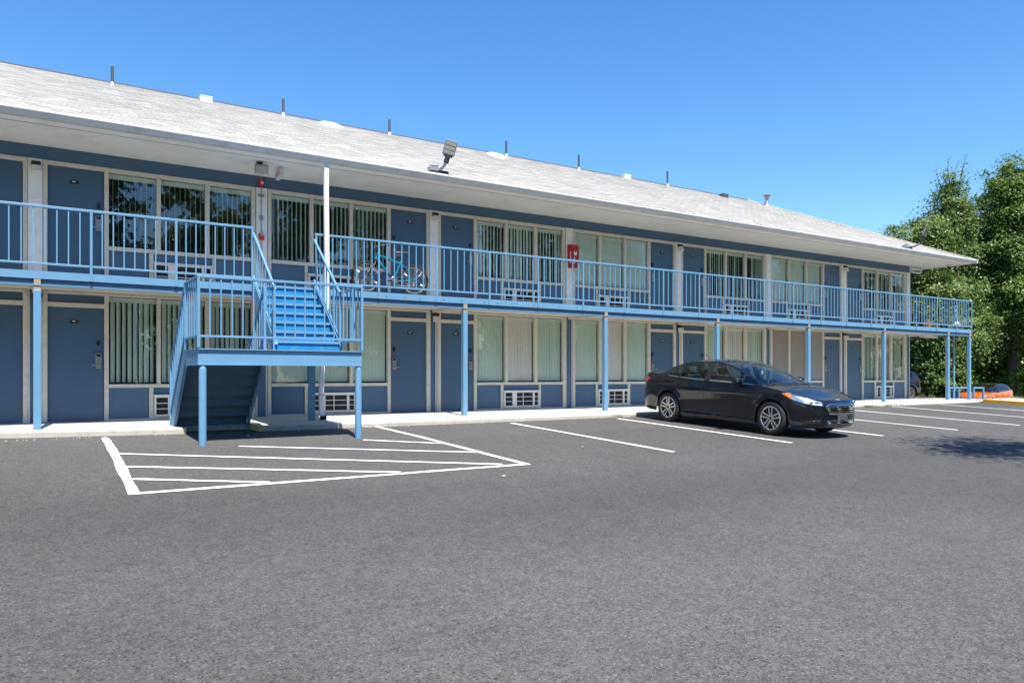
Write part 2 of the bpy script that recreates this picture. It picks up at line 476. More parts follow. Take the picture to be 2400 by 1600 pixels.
# bits of debris on the lot
rock = MB(); rock.ellip((0, 0, 0), (0.035, 0.022, 0.012), 7, 4)
for (x, y, sx) in ((4.63, -8.05, 1.3), (-1.6, -12.9, 0.8), (7.2, -6.3, 0.7), (2.8, -3.0, 1.0)):
    pass

walk = bpy.data.objects.new('sidewalk', None); S.collection.objects.link(walk); walk['kind'] = 'structure'
def slab(x0, x1, y0, y1, name='slab', back=0.10, gap=0.004):
    """one concrete slab, front edge from y0 to y1, with its curb face"""
    x0 += gap; x1 -= gap
    mb = MB()
    prof = lambda yf: [(back, 0.0), (yf + 0.035, -0.030), (yf + 0.008, -0.040), (yf, -0.062), (yf - 0.004, -0.60), (back, -0.60)]
    A = [(x0, y, z) for y, z in prof(y0)]; B = [(x1, y, z) for y, z in prof(y1)]
    mb.v = A + B
    for i in range(6):
        j = (i + 1) % 6
        mb.use(1 if i in (2, 3) else 0); mb.face(i, j, 6 + j, 6 + i)
    mb.use(1); mb.face(0, 1, 2, 3, 4, 5); mb.face(11, 10, 9, 8, 7, 6)
    return mb.build(name, [M['concrete'], M['curb']], walk)
for x0, x1, y0, y1 in ((-9, -3.9, -1.4, -1.5), (-3.9, -0.6, -1.5, -1.62), (-0.6, 2.08, -1.62, -2.27), (2.08, 3.25, -1.70, -1.70), (3.25, 5.6, -2.36, -2.44), (5.6, 7.8, -2.44, -2.46)):
    slab(x0, x1, y0, y1)
for k in range(5): slab(7.8 + 3.9 * k, 11.7 + 3.9 * k, -2.46, -2.48)
slab(27.3, 29.5, -2.48, -2.45, back=10.0)
mb = MB(); mb.box(3.245, 3.325, -2.375, -1.70, -0.20, -0.027); mb.build('yellow_edge', M['yellow_pale'], walk, bevel=0.008)
mb = MB(); mb.box(2.045, 2.083, -2.285, -1.72, -0.20, -0.029); mb.build('yellow_edge', M['yellow_pale'], walk, bevel=0.008)
# walkway that leaves the end of the sidewalk towards the street, with painted edges
wk = bpy.data.objects.new('walkway', None); S.collection.objects.link(wk); wk['kind'] = 'structure'
def strip(x0, x1, ya, yb, h0, m, name, n=8, bev=0.0):
    rt, rb = [], []
    mb = MB(); rows = []
    for i in range(n + 1):
        y = ya + (yb - ya) * i / n; z = gz((x0 + x1) / 2, y) + h0 * (1 if i else 1.0)
        rows.append([(x0, y, z - 0.5), (x0, y, z), (x1, y, z), (x1, y, z - 0.5)])
    mb.grid(rows); mb.face(0, 1, 2, 3); e = n * 4; mb.face(e + 3, e + 2, e + 1, e)
    return mb.build(name, m, wk, bevel=bev)
strip(27.64, 29.44, -2.52, -16, 0.118, M['concrete'], 'walkway_slab')
strip(27.50, 27.64, -2.52, -16, 0.122, M['yellow'], 'yellow_curb', bev=0.015)
strip(29.44, 29.58, -2.52, -16, 0.122, M['yellow'], 'yellow_curb', bev=0.015)

# ------------------------------------------------------------------ motel
XL, XR = -7.9, 27.43
motel = thing('motel_building', 'two storey blue motel with cream trim, long balcony and pale shingle roof', 'motel', (0, 0, 0))
Z2 = 2.50
mb = MB(); mb.box(XL, XR, 0.55, 8.0, -0.3, 4.87); mb.build('wall', M['blue_wall'], motel)
mb = MB(); mb.box(XL, XR - 0.02, 0.44, 0.54, 0, 4.6); mb.build('room_shade_sheet', M['room_shade'], motel)  # one dark sheet behind all panes, painted as the shade inside the rooms
mb = MB(); mb.box(XL, XR, 0.0, 0.40, 4.633, 4.869); mb.build('wall_band', M['blue_wall'], motel)
mb = MB(); mb.box(XL, XR - 0.01, 0.0, 0.43, 2.335, 2.498); mb.build('wall_band', M['blue_wall'], motel)
mb = MB(); mb.box(XL, XR, -0.012, 0.40, -0.02, -0.001); mb.build('wall_base', M['blue_wall'], motel)
mb = MB(); mb.box(XR - 0.12, XR, 0.03, 0.54, 0, 4.63); mb.build('end_wall', M['blue_wall'], motel)

# closed = 0, edge-on = 90
BLIND = {(0, 0): 31, (0, 1): 89, (1, 0): 6, (1, 1): 86, (2, 0): 5, (2, 1): 31, (3, 0): 5, (3, 1): 6, (4, 0): 5, (4, 1): 33, (5, 0): 'board', (5, 1): 6, (6, 0): 13, (6, 1): 16,
         (-1, 0): 40, (-1, 1): 80, (-2, 0): 6, (-2, 1): 50}
slat_meshes = {}
def slat_obj(parent, x, z0, z1, ang, y=0.085):
    key = round(z1 - z0, 3)
    if key not in slat_meshes:
        mb = MB(); w = 0.0445; rows = []
        for z in (0, key): rows.append([(-w, 0.0, z), (-w * 0.5, -0.004, z), (0, -0.0055, z), (w * 0.5, -0.004, z), (w, 0.0, z)])
        o = mb.grid(rows).build('blind_slat', M['slat'], fix=False, smooth=True)
        slat_meshes[key] = o.data; bpy.data.objects.remove(o)
    o = bpy.data.objects.new('blind_slat', slat_meshes[key]); S.collection.objects.link(o)
    o.parent = parent; o.location = Vector((x, y, z0)) - wpos(parent); o.rotation_euler = (0, 0, rad(ang))
    return o

slat_rest = MB(); n_slat = 0
plate_txt = None
def door(base, X, mir, zf, kf):
    mb = MB(); x0, x1 = X(0.190), X(1.066)
    mb.box(x0, x1, 0.022, 0.07, zf + 0.012, zf + (2.05 if zf == 0 else 2.055))
    d = mb.build('door', M['blue_door'], motel, bevel=0.004)
    lx = X(0.98); sg = -1 if not mir else 1             # lever points away from the window side
    mb = MB(); xc = X(0.592); z = zf + 1.80
    mb.use(0).box(xc - 0.066, xc + 0.066, 0.012, 0.022, z - 0.030, z + 0.030)
    mb.use(1).box(xc - 0.026, xc + 0.022, 0.010, 0.013, z + 0.001, z + 0.017)
    mb.use(2).box(xc - 0.052, xc + 0.050, 0.0105, 0.013, z - 0.014, z - 0.008)
    mb.build('door_plate', [M['black'], M['white_paint_mark'], M['plate']], d)
    mb = MB(); mb.lathe([(0.0, -0.012), (0.024, -0.010), (0.032, 0.022)], (0, 0, 0), 'y', 18)
    mb.v = [(x + lx, y + 0.0, zz * 1.75 + zf + 1.425) for x, y, zz in mb.v]; mb.build('deadbolt', M['black'], d, smooth=True)
    mb = MB()
    mb.use(0).box(lx - 0.046, lx + 0.046, -0.012, 0.021, zf + 0.965, zf + 1.235)
    mb.use(1).box(lx - 0.034, lx + 0.034, -0.0145, -0.011, zf + 1.175, zf + 1.222)
    mb.use(1).lathe([(0.0, -0.0145), (0.011, -0.0145), (0.011, -0.010)], (lx, 0, zf + 1.115), 'y', 12)
    mb.use(2).box(lx - 0.046, lx + 0.046, -0.0135, -0.011, zf + 1.012, zf + 1.075)
    mb.build('card_lock', [M['steel'], M['black'], M['galv']], d, bevel=0.004)
    mb = MB(); mb.tube([(lx, -0.01, zf + 1.02), (lx, -0.055, zf + 1.02)], 0.012, 10); mb.bar((lx + 0.015 * -sg, -0.055, zf + 1.02), (lx + sg * 0.115, -0.055, zf + 1.018), 0.016, 0.02)
    mb.build('handle', M['steel'], d, smooth=True)
    return d

def aircon(X, zf):
    x0, x1 = sorted((X(1.905), X(2.943))); w = x1 - x0
    mb = MB(); f = -0.045; zb, zt = zf + 0.062, zf + 0.452
    mb.use(0)
    mb.box(x0, x1, f, 0.06, zt - 0.035, zt); mb.box(x0, x1, f, 0.06, zb, zb + 0.035)
    mb.box(x0, x0 + 0.035, f, 0.06, zb + 0.036, zt - 0.036); mb.box(x1 - 0.03, x1, f, 0.06, zb + 0.036, zt - 0.036)
    mb.box(x0 + 0.24, x0 + 0.365, f + 0.003, 0.06, zb + 0.036, zt - 0.036)
    mb.box(x0 + 0.845, x0 + 0.895, f + 0.003, 0.06, zb + 0.036, zt - 0.036)
    mb.use(1).box(x0 + 0.036, x1 - 0.031, 0.012, 0.05, zb + 0.036, zt - 0.036)
    mb.use(0).box(x0 - 0.02, x1 + 0.02, f - 0.012, 0.02, zt + 0.001, zt + 0.02)
    ac = mb.build('air_conditioner', [M['white'], M['black']], motel)
    h = (zt - zb - 0.07)
    mb = MB()
    for i in (1, 2):
        z = zb + 0.035 + h * i / 3
        for a, b in ((0.036, 0.239), (0.366, 0.844), (0.896, w - 0.031)): mb.box(x0 + a, x0 + b, f + 0.004, f + 0.016, z - 0.007, z + 0.007)
    mb.box(x0 + 0.545, x0 + 0.562, f + 0.002, f + 0.012, zb + 0.036, zt - 0.036)
    mb.build('grille_bars', M['white'], ac)
    mb = MB()
    for i in range(24):
        z = zb + 0.04 + (h - 0.01) * i / 23
        mb.box(x0 + 0.037, x1 - 0.032, f + 0.022, 0.011, z - 0.0025, z + 0.0025)
    mb.build('fins', M['dark_pipe'], ac)
    return ac

def bay(k, fl):
    global n_slat
    base = 3.9 * k; mir = (k % 2 == 1); zf = 0 if fl == 0 else Z2
    X = (lambda l: base + l) if not mir else (lambda l: base + 3.9 - l)
    T = lambda mb, a, b, z0, z1, y0=-0.02, y1=0.09: mb.box(X(a), X(b), y0, y1, zf + z0, zf + z1)
    hb = 2.285 if fl == 0 else 2.055           # header underside
    ht = 2.333 if fl == 0 else 2.131
    # door frame
    mb = MB(); T(mb, 0.113, 0.184, 0, hb); T(mb, 1.072, 1.146, 0, hb); T(mb, 0.113, 3.778, hb + 0.001, ht)
    if fl == 0: T(mb, 0.185, 1.071, 2.056, 2.135, -0.018)
    mb.build('door_frame', M['trim'], motel, bevel=0.005)
    if fl == 0:
        mb = MB(); T(mb, 0.186, 1.070, 2.137, hb - 0.002, 0.02, 0.06); mb.build('transom_panel', M['blue_door'], motel)
    mb = MB(); T(mb, 0.190, 1.066, 0.0, 0.011, -0.01, 0.07); mb.build('threshold', M['galv'], motel)
    if not (fl == 0 and False): door(base, X, mir, zf, (k, fl))
    # window
    mode = BLIND[(k, fl)]; sb, st = (0.608, 0.674) if fl == 0 else (0.628, 0.700)
    mb = MB(); T(mb, 1.147, 3.704, sb, st, -0.03); T(mb, 3.705, 3.777, 0, hb)
    T(mb, 1.953, 2.021, st + 0.001, hb - 0.001); T(mb, 2.824, 2.899, st + 0.001, hb - 0.001)
    T(mb, 1.822, 1.895, 0.034, sb - 0.001, -0.022); T(mb, 2.952, 3.011, 0.034, sb - 0.001, -0.022); T(mb, 1.147, 3.704, 0.0, 0.033, -0.024)
    w = mb.build('window', M['trim'], motel, bevel=0.004)
    panes = ((1.147, 1.952), (2.022, 2.823), (2.900, 3.704))
    for i, (a, b) in enumerate(panes):
        if mode == 'board':
            mb = MB(); T(mb, a + 0.002, b - 0.002, st + 0.002, hb - 0.002, 0.03, 0.05)
            mb.build('board', M['taupe'] if i > 0 else M['grey_board'], w, label='taupe board covering the pane')
            continue
        gm = M['glass_green']
        if fl == 1 and k in (0, 1, -1): gm = M['glass_dark']
        elif fl == 0 and i == 1 and k > 1: gm = M['glass_clear']
        mb = MB(); T(mb, a + 0.001, b - 0.001, st + 0.002, hb - 0.002, 0.034, 0.040)
        mb.build('pane', gm, w)
        mb = MB(); T(mb, a + 0.006, b - 0.006, hb - 0.10, hb - 0.012, 0.075, 0.085); mb.build('valance', M['slat'], w)
        n = 8 if mode > 20 else 9
        wdt = b - a - 0.05
        for j in range(n):
            x = X(a + 0.025 + wdt * (j + 0.5) / n)
            ang = (mode + rng.uniform(-4, 4) + (rng.choice((0, 0, 0, -18, 12)) if 20 < mode < 70 else 0)) * (1 if not mir else -1)
            if fl == 1 and k == 6 and j % 3 == 0: ang *= 2
            z0, z1 = zf + st + 0.03, zf + hb - 0.06
            if -1 <= k <= 4 and n_slat < 295:
                slat_obj(w, x, z0, z1, ang); n_slat += 1
            else:
                c, s_ = math.cos(rad(ang)) * 0.0445, math.sin(rad(ang)) * 0.0445
                slat_rest.add([(x - c, 0.10 - s_, z0), (x + c, 0.10 + s_, z0), (x + c, 0.10 + s_, z1), (x - c, 0.10 - s_, z1)], [(0, 1, 2, 3)])
    for a, b, z1 in ((1.148, 1.821, sb), (3.012, 3.704, sb)):
        mb = MB(); T(mb, a, b, 0.034, z1 - 0.001, 0.018, 0.06); mb.build('infill_panel', M['blue_wall'], motel)
    mb = MB(); T(mb, 1.896, 2.951, 0.474, sb - 0.001, 0.016, 0.06); mb.build('infill_panel', M['blue_wall'], motel)
    mb = MB(); T(mb, 1.896, 2.951, 0.0335, 0.060, 0.0, 0.06); mb.build('infill_panel', M['trim'], motel)
    aircon(X, zf)

for k in (0, 1, 2, 3, 4, -1, 5, 6, -2):
    for fl in (0, 1): bay(k, fl)
slat_rest.build('blind_slats', M['slat'], motel, fix=False, kind='stuff')

# brick piers, painted
brick_me = {}
def brick_obj(parent, x, w, z):
    if w not in brick_me:
        mb = MB(); mb.box(-w / 2, w / 2, -0.011, 0.011, 0, 0.0718)
        o = mb.build('brick', M['pier'], fix=True); brick_me[w] = o.data; bpy.data.objects.remove(o)
    o = bpy.data.objects.new('brick', brick_me[w]); S.collection.objects.link(o); o.parent = parent
    o.location = (x, -0.021 + rng.uniform(-0.0008, 0.0008), z)
for k in range(-2, 8):
    x = 3.9 * k if k < 7 else 27.325
    mb = MB(); mb.box(x - 0.108, x + 0.108, -0.0285, 0.42, Z2, 4.631)
    p = mb.build('brick_pier', M['mortar'], motel)
    rest = MB()
    for i in range(28):
        z = Z2 + 0.004 + i * 0.0758
        row = ((0, 0.212),) if i % 2 == 0 else ((-0.0538, 0.1044), (0.0538, 0.1044))
        for dx, w in row:
            if 0 <= k <= 3: brick_obj(p, x + dx, w, z)
            else: rest.box(x + dx - w / 2, x + dx + w / 2, -0.032, -0.01, z, z + 0.0718)
    if rest.v: rest.build('bricks', M['pier'], p, kind='stuff')
    mb = MB()
    mb.use(0).box(x - 0.110, x + 0.110, 0.012, 0.42, 0, 2.334)
    mb.use(1).box(x - 0.112, x - 0.080, -0.006, 0.011, 0, 2.333); mb.box(x + 0.088, x + 0.112, -0.006, 0.011, 0, 2.333)
    mb.build('brick_pier', [M['blue_wall'], M['trim']], motel, label='blue ground floor pier with cream edge strips')
    if k % 2 == 0 and k < 7:
        mb = MB(); mb.tube([(x + 0.058, -0.002, 2.12), (x + 0.058, -0.002, 0.02)], 0.013, 8); mb.build('conduit', M['white_metal'], motel, smooth=True)

# balcony
def yseg(x0, x1):
    mb = MB(); mb.box(x0, x1, -1.50, -1.484, 2.372, 2.497); mb.build('balcony_fascia', M['sky_blue'], motel)
    mb = MB(); mb.box(x0, x1, -1.462, -1.40, 2.274, 2.372); mb.build('edge_beam', M['blue_wall'], motel)
    mb = MB(); mb.box(x0, x1, -1.503, -1.40, 2.262, 2.273); mb.build('edge_flange', M['sky_blue'], motel)
cuts = [-7.9, 0.753, 2.048, 3.345] 
for a, b in zip(cuts[:-1], cuts[1:]): yseg(a + 0.003, b - 0.003)
cuts = [4.50, 5.81] + [7.10 + 1.2935 * i for i in range(17)] + [28.86]
for a, b in zip(cuts[:-1], cuts[1:]): yseg(a + 0.002, b - 0.002)
mb = MB(); mb.box(XL, 28.84, -1.482, -0.032, 2.375, 2.496); mb.box(27.44, 28.84, -0.031, 9.0, 2.375, 2.496)
mb.build('balcony_floor', M['concrete'], motel)
mb = MB(); mb.box(XL, 28.80, -1.40, -0.024, 2.338, 2.374); mb.box(27.44, 28.80, -0.023, 9.0, 2.338, 2.374)
mb.build('balcony_ceiling', M['trim'], motel)
mb = MB(); mb.box(28.845, 28.86, -1.48, 9.0, 2.372, 2.497); mb.build('balcony_fascia', M['sky_blue'], motel)
mb = MB(); mb.box(28.80, 28.83, -1.40, 9.0, 2.262, 2.372); mb.build('edge_beam', M['blue_wall'], motel)
for x in (5.97, 6.38, 6.72, 7.27, 7.7, 8.27, 8.6, 8.98, 9.58, 9.83, 10.3, 10.78, 11.1, 12.0, 12.6):
    mb = MB(); mb.ellip((x, -1.503, 2.43 + rng.uniform(-0.006, 0.006)), (0.011, 0.008, 0.011), 8, 6); mb.build('bolt', M['bolt'], motel, smooth=True)
POSTS = [-3.9, 0.0, 4.463, 7.8, 11.7, 15.6, 19.5, 23.4, 27.3, 28.76]
for x in POSTS:
    mb = MB(); hw = 0.054
    mb.box(x - hw, x + hw, -1.45 - hw, -1.45 + hw, -0.033, 2.195)
    p = mb.build('porch_post', M['sky_blue'], motel, bevel=0.010)
    mb = MB(); mb.box(x - 0.048, x + 0.048, -1.49, -1.41, 2.197, 2.261); mb.box(x - 0.046, x + 0.046, -1.497, -1.463, 2.275, 2.368); mb.build('wood_packer', M['wood'], p)
    mb = MB(); mb.box(x - 0.075, x + 0.075, -1.53, -1.37, -0.034, -0.024); mb.build('base_plate', M['sky_blue'], p)
    if x < 28:
        mb = MB(); mb.box(x - 0.05, x + 0.05, -1.395, -0.025, 2.275, 2.337); mb.build('cross_beam', M['trim'], motel)
mb = MB(); mb.tube([(28.76, -0.92, -0.02), (28.76, -0.92, 2.337)], 0.032, 10); mb.build('porch_post', M['sky_blue'], motel, smooth=True, label='thin blue tube post by the balcony corner')

# eaves
EX = 28.60
mb = MB(); mb.box(XL - 0.2, EX, -1.60, -0.001, 4.871, 4.90); mb.box(27.435, EX, 0.0, 9.6, 4.871, 4.90); mb.build('soffit', M['soffit'], motel)
mb = MB(); mb.box(27.45, 28.55, -0.0105, 0.0105, 4.866, 4.8705); mb.box(XL, EX - 0.05, -1.36, -1.345, 4.8665, 4.8705)
mb.build('soffit_joint', M['galv'], motel)
mb = MB(); mb.box(XL - 0.2, EX, -1.63, -1.601, 4.862, 4.985); mb.box(EX, EX + 0.03, -1.60, 9.6, 4.862, 4.985); mb.build('fascia_board', M['soffit'], motel)
gprof = [(-1.632, 4.866), (-1.745, 4.866), (-1.765, 4.885), (-1.795, 4.925), (-1.815, 4.942), (-1.815, 4.980), (-1.800, 4.980), (-1.798, 4.955), (-1.640, 4.955), (-1.640, 4.985), (-1.632, 4.985)]
mb = MB(); mb.prism(gprof, 'x', XL - 0.2, EX + 0.03); mb.build('gutter', M['gutter'], motel)
mb = MB(); mb.prism([(EX + 0.032 - (y + 1.632), z) for y, z in gprof], 'y', -1.74, 9.6); mb.build('gutter', M['gutter'], motel)
for i in range(9):
    x = 10.6 + i * 1.02
    mb = MB(); mb.box(x - 0.012, x + 0.012, -1.82, -1.63, 4.984, 4.990); mb.box(x - 0.012, x + 0.012, -1.826, -1.816, 4.95, 4.990); mb.build('gutter_hanger', M['white_metal'], motel)
mb = MB()
for i in range(160):
    x = 10.2 + 8.2 * i / 160 + rng.uniform(0, 0.04); mb.box(x, x + 0.055, -1.785 + rng.uniform(-0.01, 0.01), -1.72, 4.957, 4.982 + rng.uniform(0, 0.02))
mb.build('gutter_moss', M['moss'], motel, kind='stuff')

# downspout from the gutter, bent in below the balcony, strapped to the post
mb = MB()
def rect_pipe(mb, pts, w, d):
    rows = []
    for p in pts:
        x, y, z = p; rows.append([(x - w / 2, y - d / 2, z), (x + w / 2, y - d / 2, z), (x + w / 2, y + d / 2, z), (x - w / 2, y + d / 2, z)])
    mb.grid(rows, True); n = len(rows) * 4; mb.face(n - 4, n - 3, n - 2, n - 1)
rect_pipe(mb, [(4.66, -1.69, 4.87), (4.665, -1.675, 4.2), (4.685, -1.66, 3.0), (4.69, -1.64, 2.3), (4.62, -1.60, 1.2), (4.60, -1.58, 0.35), (4.60, -1.60, 0.16), (4.605, -1.66, 0.05)], 0.088, 0.066)
ds = mb.build('downspout', M['white_metal'], motel, bevel=0.006)
mb = MB(); mb.box(4.561, 4.650, -1.745, -1.62, -0.005, 0.075); mb.build('spout_mouth', M['matte_black'], ds)
mb = MB(); mb.box(4.40, 4.665, -1.632, -1.626, 0.455, 0.475); mb.build('strap', M['galv'], ds)

# ------------------------------------------------------------------ roof
RY0, RZ0, RK = -1.72, 4.985, (7.57 - 4.985) / 5.72
RX1 = 28.66; RXL = XL - 0.3; RYR = 4.0
rz = lambda y: RZ0 + RK * (y + 1.72)
HX = 23.25
mb = MB()
mb.add([(RXL, RY0, RZ0), (RX1, RY0, RZ0), (HX, RYR, 7.57), (RXL, RYR, 7.57), (RX1, 9.72, RZ0), (RXL, 9.72, RZ0)],
       [(0, 1, 2, 3), (1, 4, 2), (4, 5, 3, 2), (0, 3, 5)])
roof = mb.build('roof', M['shingle'], motel)
def tone(o, vals):
    ca = o.data.color_attributes.new('tone', 'FLOAT_COLOR', 'POINT')
    ca.data.foreach_set('color', np.asarray(vals, dtype=np.float32).ravel())
tone(roof, [(0.8, 0.8, 0.8, 1)] * len(roof.data.vertices))
sl = math.sqrt(1 + RK * RK); EXP = 0.143; TAB = 0.305
fwd = Vector((math.sin(YAW), math.cos(YAW), 0))
tabs = []
for i in range(int(5.72 * sl / EXP)):
    ya = RY0 - 0.03 + i * EXP / sl; yb = ya + (EXP + 0.03) / sl
    xe = RX1 - (ya - RY0) * (RX1 - HX) / (RYR - RY0) - 0.05
    off = (i % 2) * TAB * 0.5 + rng.uniform(-0.02, 0.02)
    j = 0
    while True:
        x0 = RXL + off + j * TAB - TAB; j += 1
        if x0 > xe: break
        x1 = min(x0 + TAB - 0.007, xe)
        if x1 - x0 < 0.04: continue
        jz = rng.uniform(0, 0.004); jy = rng.uniform(-0.004, 0.004)
        t = rng.uniform(0.84, 1.0)
        tabs.append((x0, x1, ya + jy, min(yb, RYR), 0.010 + jz, t))
nrm = Vector((0, -RK, 1)).normalized()
def tab_geo(t):
    x0, x1, ya, yb, h, tn = t
    lo0 = Vector((0, ya, rz(ya) + 0.001)); hi = Vector((0, yb, rz(yb) + 0.002)); lo1 = lo0 + nrm * h
    vs = [(x0, lo0.y, lo0.z), (x1, lo0.y, lo0.z), (x1, lo1.y, lo1.z), (x0, lo1.y, lo1.z), (x1, hi.y, hi.z), (x0, hi.y, hi.z)]
    return vs, [(0, 1, 2, 3), (3, 2, 4, 5), (0, 3, 5), (1, 4, 2)]
def size_px(t):
    c = Vector(((t[0] + t[1]) / 2, t[2], rz(t[2]))) - CAM
    d = c.dot(fwd)
    u = (c.x * math.cos(YAW) - c.y * math.sin(YAW)) / d
    return 1 / d if -0.66 < u < 0.66 and d > 1 else 0
tabs.sort(key=size_px, reverse=True)
mb = MB(); tn = []
for n_, t in enumerate(tabs):
    vs, fs = tab_geo(t)
    if n_ < 295:
        m1 = MB().add(vs, fs); o = m1.build('shingle', M['shingle'], roof, fix=False)
        tone(o, [(t[5],) * 3 + (1,)] * len(vs))
    else: mb.add(vs, fs); tn += [(t[5],) * 3 + (1,)] * len(vs)
o = mb.build('shingles', M['shingle'], roof, fix=False, kind='stuff'); tone(o, tn)
mb = MB(); mb.prism([(RYR - 0.16, 7.505), (RYR, 7.592), (RYR + 0.16, 7.505), (RYR + 0.15, 7.49), (RYR, 7.575), (RYR - 0.15, 7.49)], 'x', RXL, HX); mb.build('ridge_cap', M['dark_pipe'], roof)
p, q = Vector((HX, RYR, 7.585)), Vector((RX1 + 0.02, RY0 - 0.03, RZ0 + 0.015))
n = 40
for i in range(n):
    a, b = p.lerp(q, i / n), p.lerp(q, (i + 1.25) / n)
    m1 = MB(); sd = Vector((0.11, 0.11, 0)); dn = Vector((0, 0, -0.055)); up = Vector((0, 0, 0.010))
    m1.grid([[a - sd * 1 + dn, a, a + sd + dn], [b - sd + dn + up, b + up, b + sd + dn + up]])
    o = m1.build('hip_cap', M['shingle'], roof, fix=False); tone(o, [(rng.uniform(0.7, 1.0),) * 3 + (1,)] * len(m1.v))
# things through the roof
def pipe(x, y, h, r=0.032):
    z = rz(y); mb = MB(); mb.tube([(x, y, z - 0.05), (x, y, z + h)], r, 12); o = mb.build('vent_pipe', M['dark_pipe'], roof, smooth=True)
    mb = MB(); mb.lathe([(0.11, -0.065), (0.085, -0.01), (0.045, 0.06), (0.034, 0.075)], (x, y, z), 'z', 16); mb.build('flashing', M['galv'], o, smooth=True)
for x, y, h in ((1.53, 3.44, 0.42), (5.43, 3.72, 0.42), (8.36, 3.75, 0.42), (12.19, 3.78, 0.46), (14.9, 3.70, 0.48), (18.88, 3.78, 0.52)): pipe(x, y, h)
def boxvent(x, y, m, w=0.27, h=0.11, d=0.22):
    z = rz(y); mb = MB(); mb.box(x - w / 2, x + w / 2, y - d / 2, y + d / 2, z - 0.12, z + h - 0.02); mb.box(x - w / 2 - 0.01, x + w / 2 + 0.01, y - d / 2 - 0.01, y + d / 2 + 0.01, z + h - 0.019, z + h)
    mb.build('box_vent', m, roof, bevel=0.012)
boxvent(3.54, 3.62, M['white']); boxvent(16.96, 3.78, M['white']); boxvent(21.47, 3.55, M['dark_pipe'], h=0.10)
for x, y in ((6.48, 3.15), (11.45, 3.10)):
    z = rz(y); mb = MB(); mb.lathe([(0.30, 0.0), (0.31, 0.035), (0.27, 0.075), (0.18, 0.105), (0.0, 0.12)], (0, 0, 0), 'z', 24)
    mb.v = [(a + x, b + y, c + z + RK * b) for a, b, c in mb.v]; o = mb.build('dome_vent', M['white'], roof, smooth=True)
x, y = 23.48, 3.24; z = rz(y)
mb = MB(); mb.lathe([(r * 0.6, h * 0.62) for r, h in [(0.20, -0.12), (0.15, 0.10), (0.115, 0.14), (0.115, 0.20), (0.15, 0.205), (0.11, 0.25), (0.11, 0.47), (0.20, 0.50), (0.21, 0.53), (0.12, 0.55), (0.12, 0.59), (0.24, 0.62), (0.25, 0.65), (0.16, 0.70), (0.0, 0.715)]], (x, y, z), 'z', 22)
mb.build('flue_cap', M['galv'], roof, smooth=40)

# pale pvc drain under the eave at the building end
mb = MB(); mb.tube([(27.44, -0.05, 4.66), (28.05, -0.02, 4.66), (28.17, -0.01, 4.69), (28.20, 0.0, 4.76), (28.20, 0.0, 4.87)], 0.035, 10); mb.tube([(27.44, -0.05, 4.77), (28.1, -0.02, 4.77)], 0.03, 8)
mb.build('drain_pipe', M['white'], motel, smooth=True)

# ------------------------------------------------------------------ balcony railings
RPOST = 0.038
def railing(label, x0, x1, posts, end_y=None):
    r = thing('balcony_railing', label, 'railing', ((x0 + x1) / 2, -1.50, Z2), group='light blue balcony railings')
    mb = MB(); mb.box(x0 - 0.02, x1 + 0.02, -1.522, -1.478, 3.505, 3.545)
    if end_y: mb.box(x1 - 0.021, x1 + 0.021, -1.477, end_y, 3.505, 3.545)
    mb.build('top_rail', M['sky_blue'], r, bevel=0.004)
    ps = sorted(posts)
    mb = MB()
    for a, b in zip(ps[:-1], ps[1:]): mb.box(a + RPOST / 2 + 0.001, b - RPOST / 2 - 0.001, -1.517, -1.485, 2.598, 2.630)
    if ps[0] > x0 + 0.3: mb.box(x0, ps[0] - RPOST / 2 - 0.001, -1.517, -1.485, 2.598, 2.630)
    if end_y: mb.box(x1 - 0.016, x1 + 0.016, -1.478, end_y, 2.598, 2.630)
    mb.build('bottom_rail', M['sky_blue'], r, bevel=0.003)
    for x in ps:
        mb = MB(); mb.box(x - RPOST / 2, x + RPOST / 2, -1.522, -1.484 - 0.0165, 2.372, 3.504)
        mb.build('rail_post', M['sky_blue'], r, bevel=0.003)
    me = None; n = 0
    x = ps[0]
    xs_ = []
    sp = 1.2935 / 8
    k0 = -int((ps[0] - x0) / sp)
    k = k0
    while True:
        x = ps[0] + k * sp
        if x > x1 - 0.05: break
        if min(abs(x - p) for p in ps) > 0.05 and x > x0: xs_.append((x, -1.501))
        k += 1
    if end_y:
        y = -1.5 + sp
        while y < end_y: xs_.append((x1, y)); y += sp
    for x, y in xs_:
        if me is None:
            mb = MB(); mb.box(-0.0095, 0.0095, -0.0095, 0.0095, 0, 0.873); o = mb.build('baluster', M['sky_blue'], r, local=True, fix=True); me = o.data
        else:
            o = bpy.data.objects.new('baluster', me); S.collection.objects.link(o); o.parent = r
        o.location = Vector((x, y, 2.6305)) - wpos(r)
        n += 1
    return r
railing('light blue balcony railing left of the stairs', -7.8, 3.338, [0.753 - 1.2935 * i for i in range(1, 7)] + [0.753, 2.048, 3.338])
railing('long light blue balcony railing right of the stairs, behind the black sedan', 4.52, 28.83, [4.53, 5.809] + [7.101 + 1.2935 * i for i in range(17)] + [28.83], end_y=8.0)

# ------------------------------------------------------------------ staircase
stairs = thing('staircase', 'light blue steel staircase with a half landing and bright blue treads', 'staircase', (3.2, -2.9, -0.2))
SX0, SX1, LF, LB, LZ = 1.95, 4.47, -3.95, -2.95, 1.24
sb_ = M['sky_blue']
mb = MB(); mb.box(SX0 + 0.012, SX1 - 0.012, LF + 0.012, LB, LZ - 0.022, LZ - 0.0108); mb.build('landing_plate', M['tread'], stairs)
mb = MB()
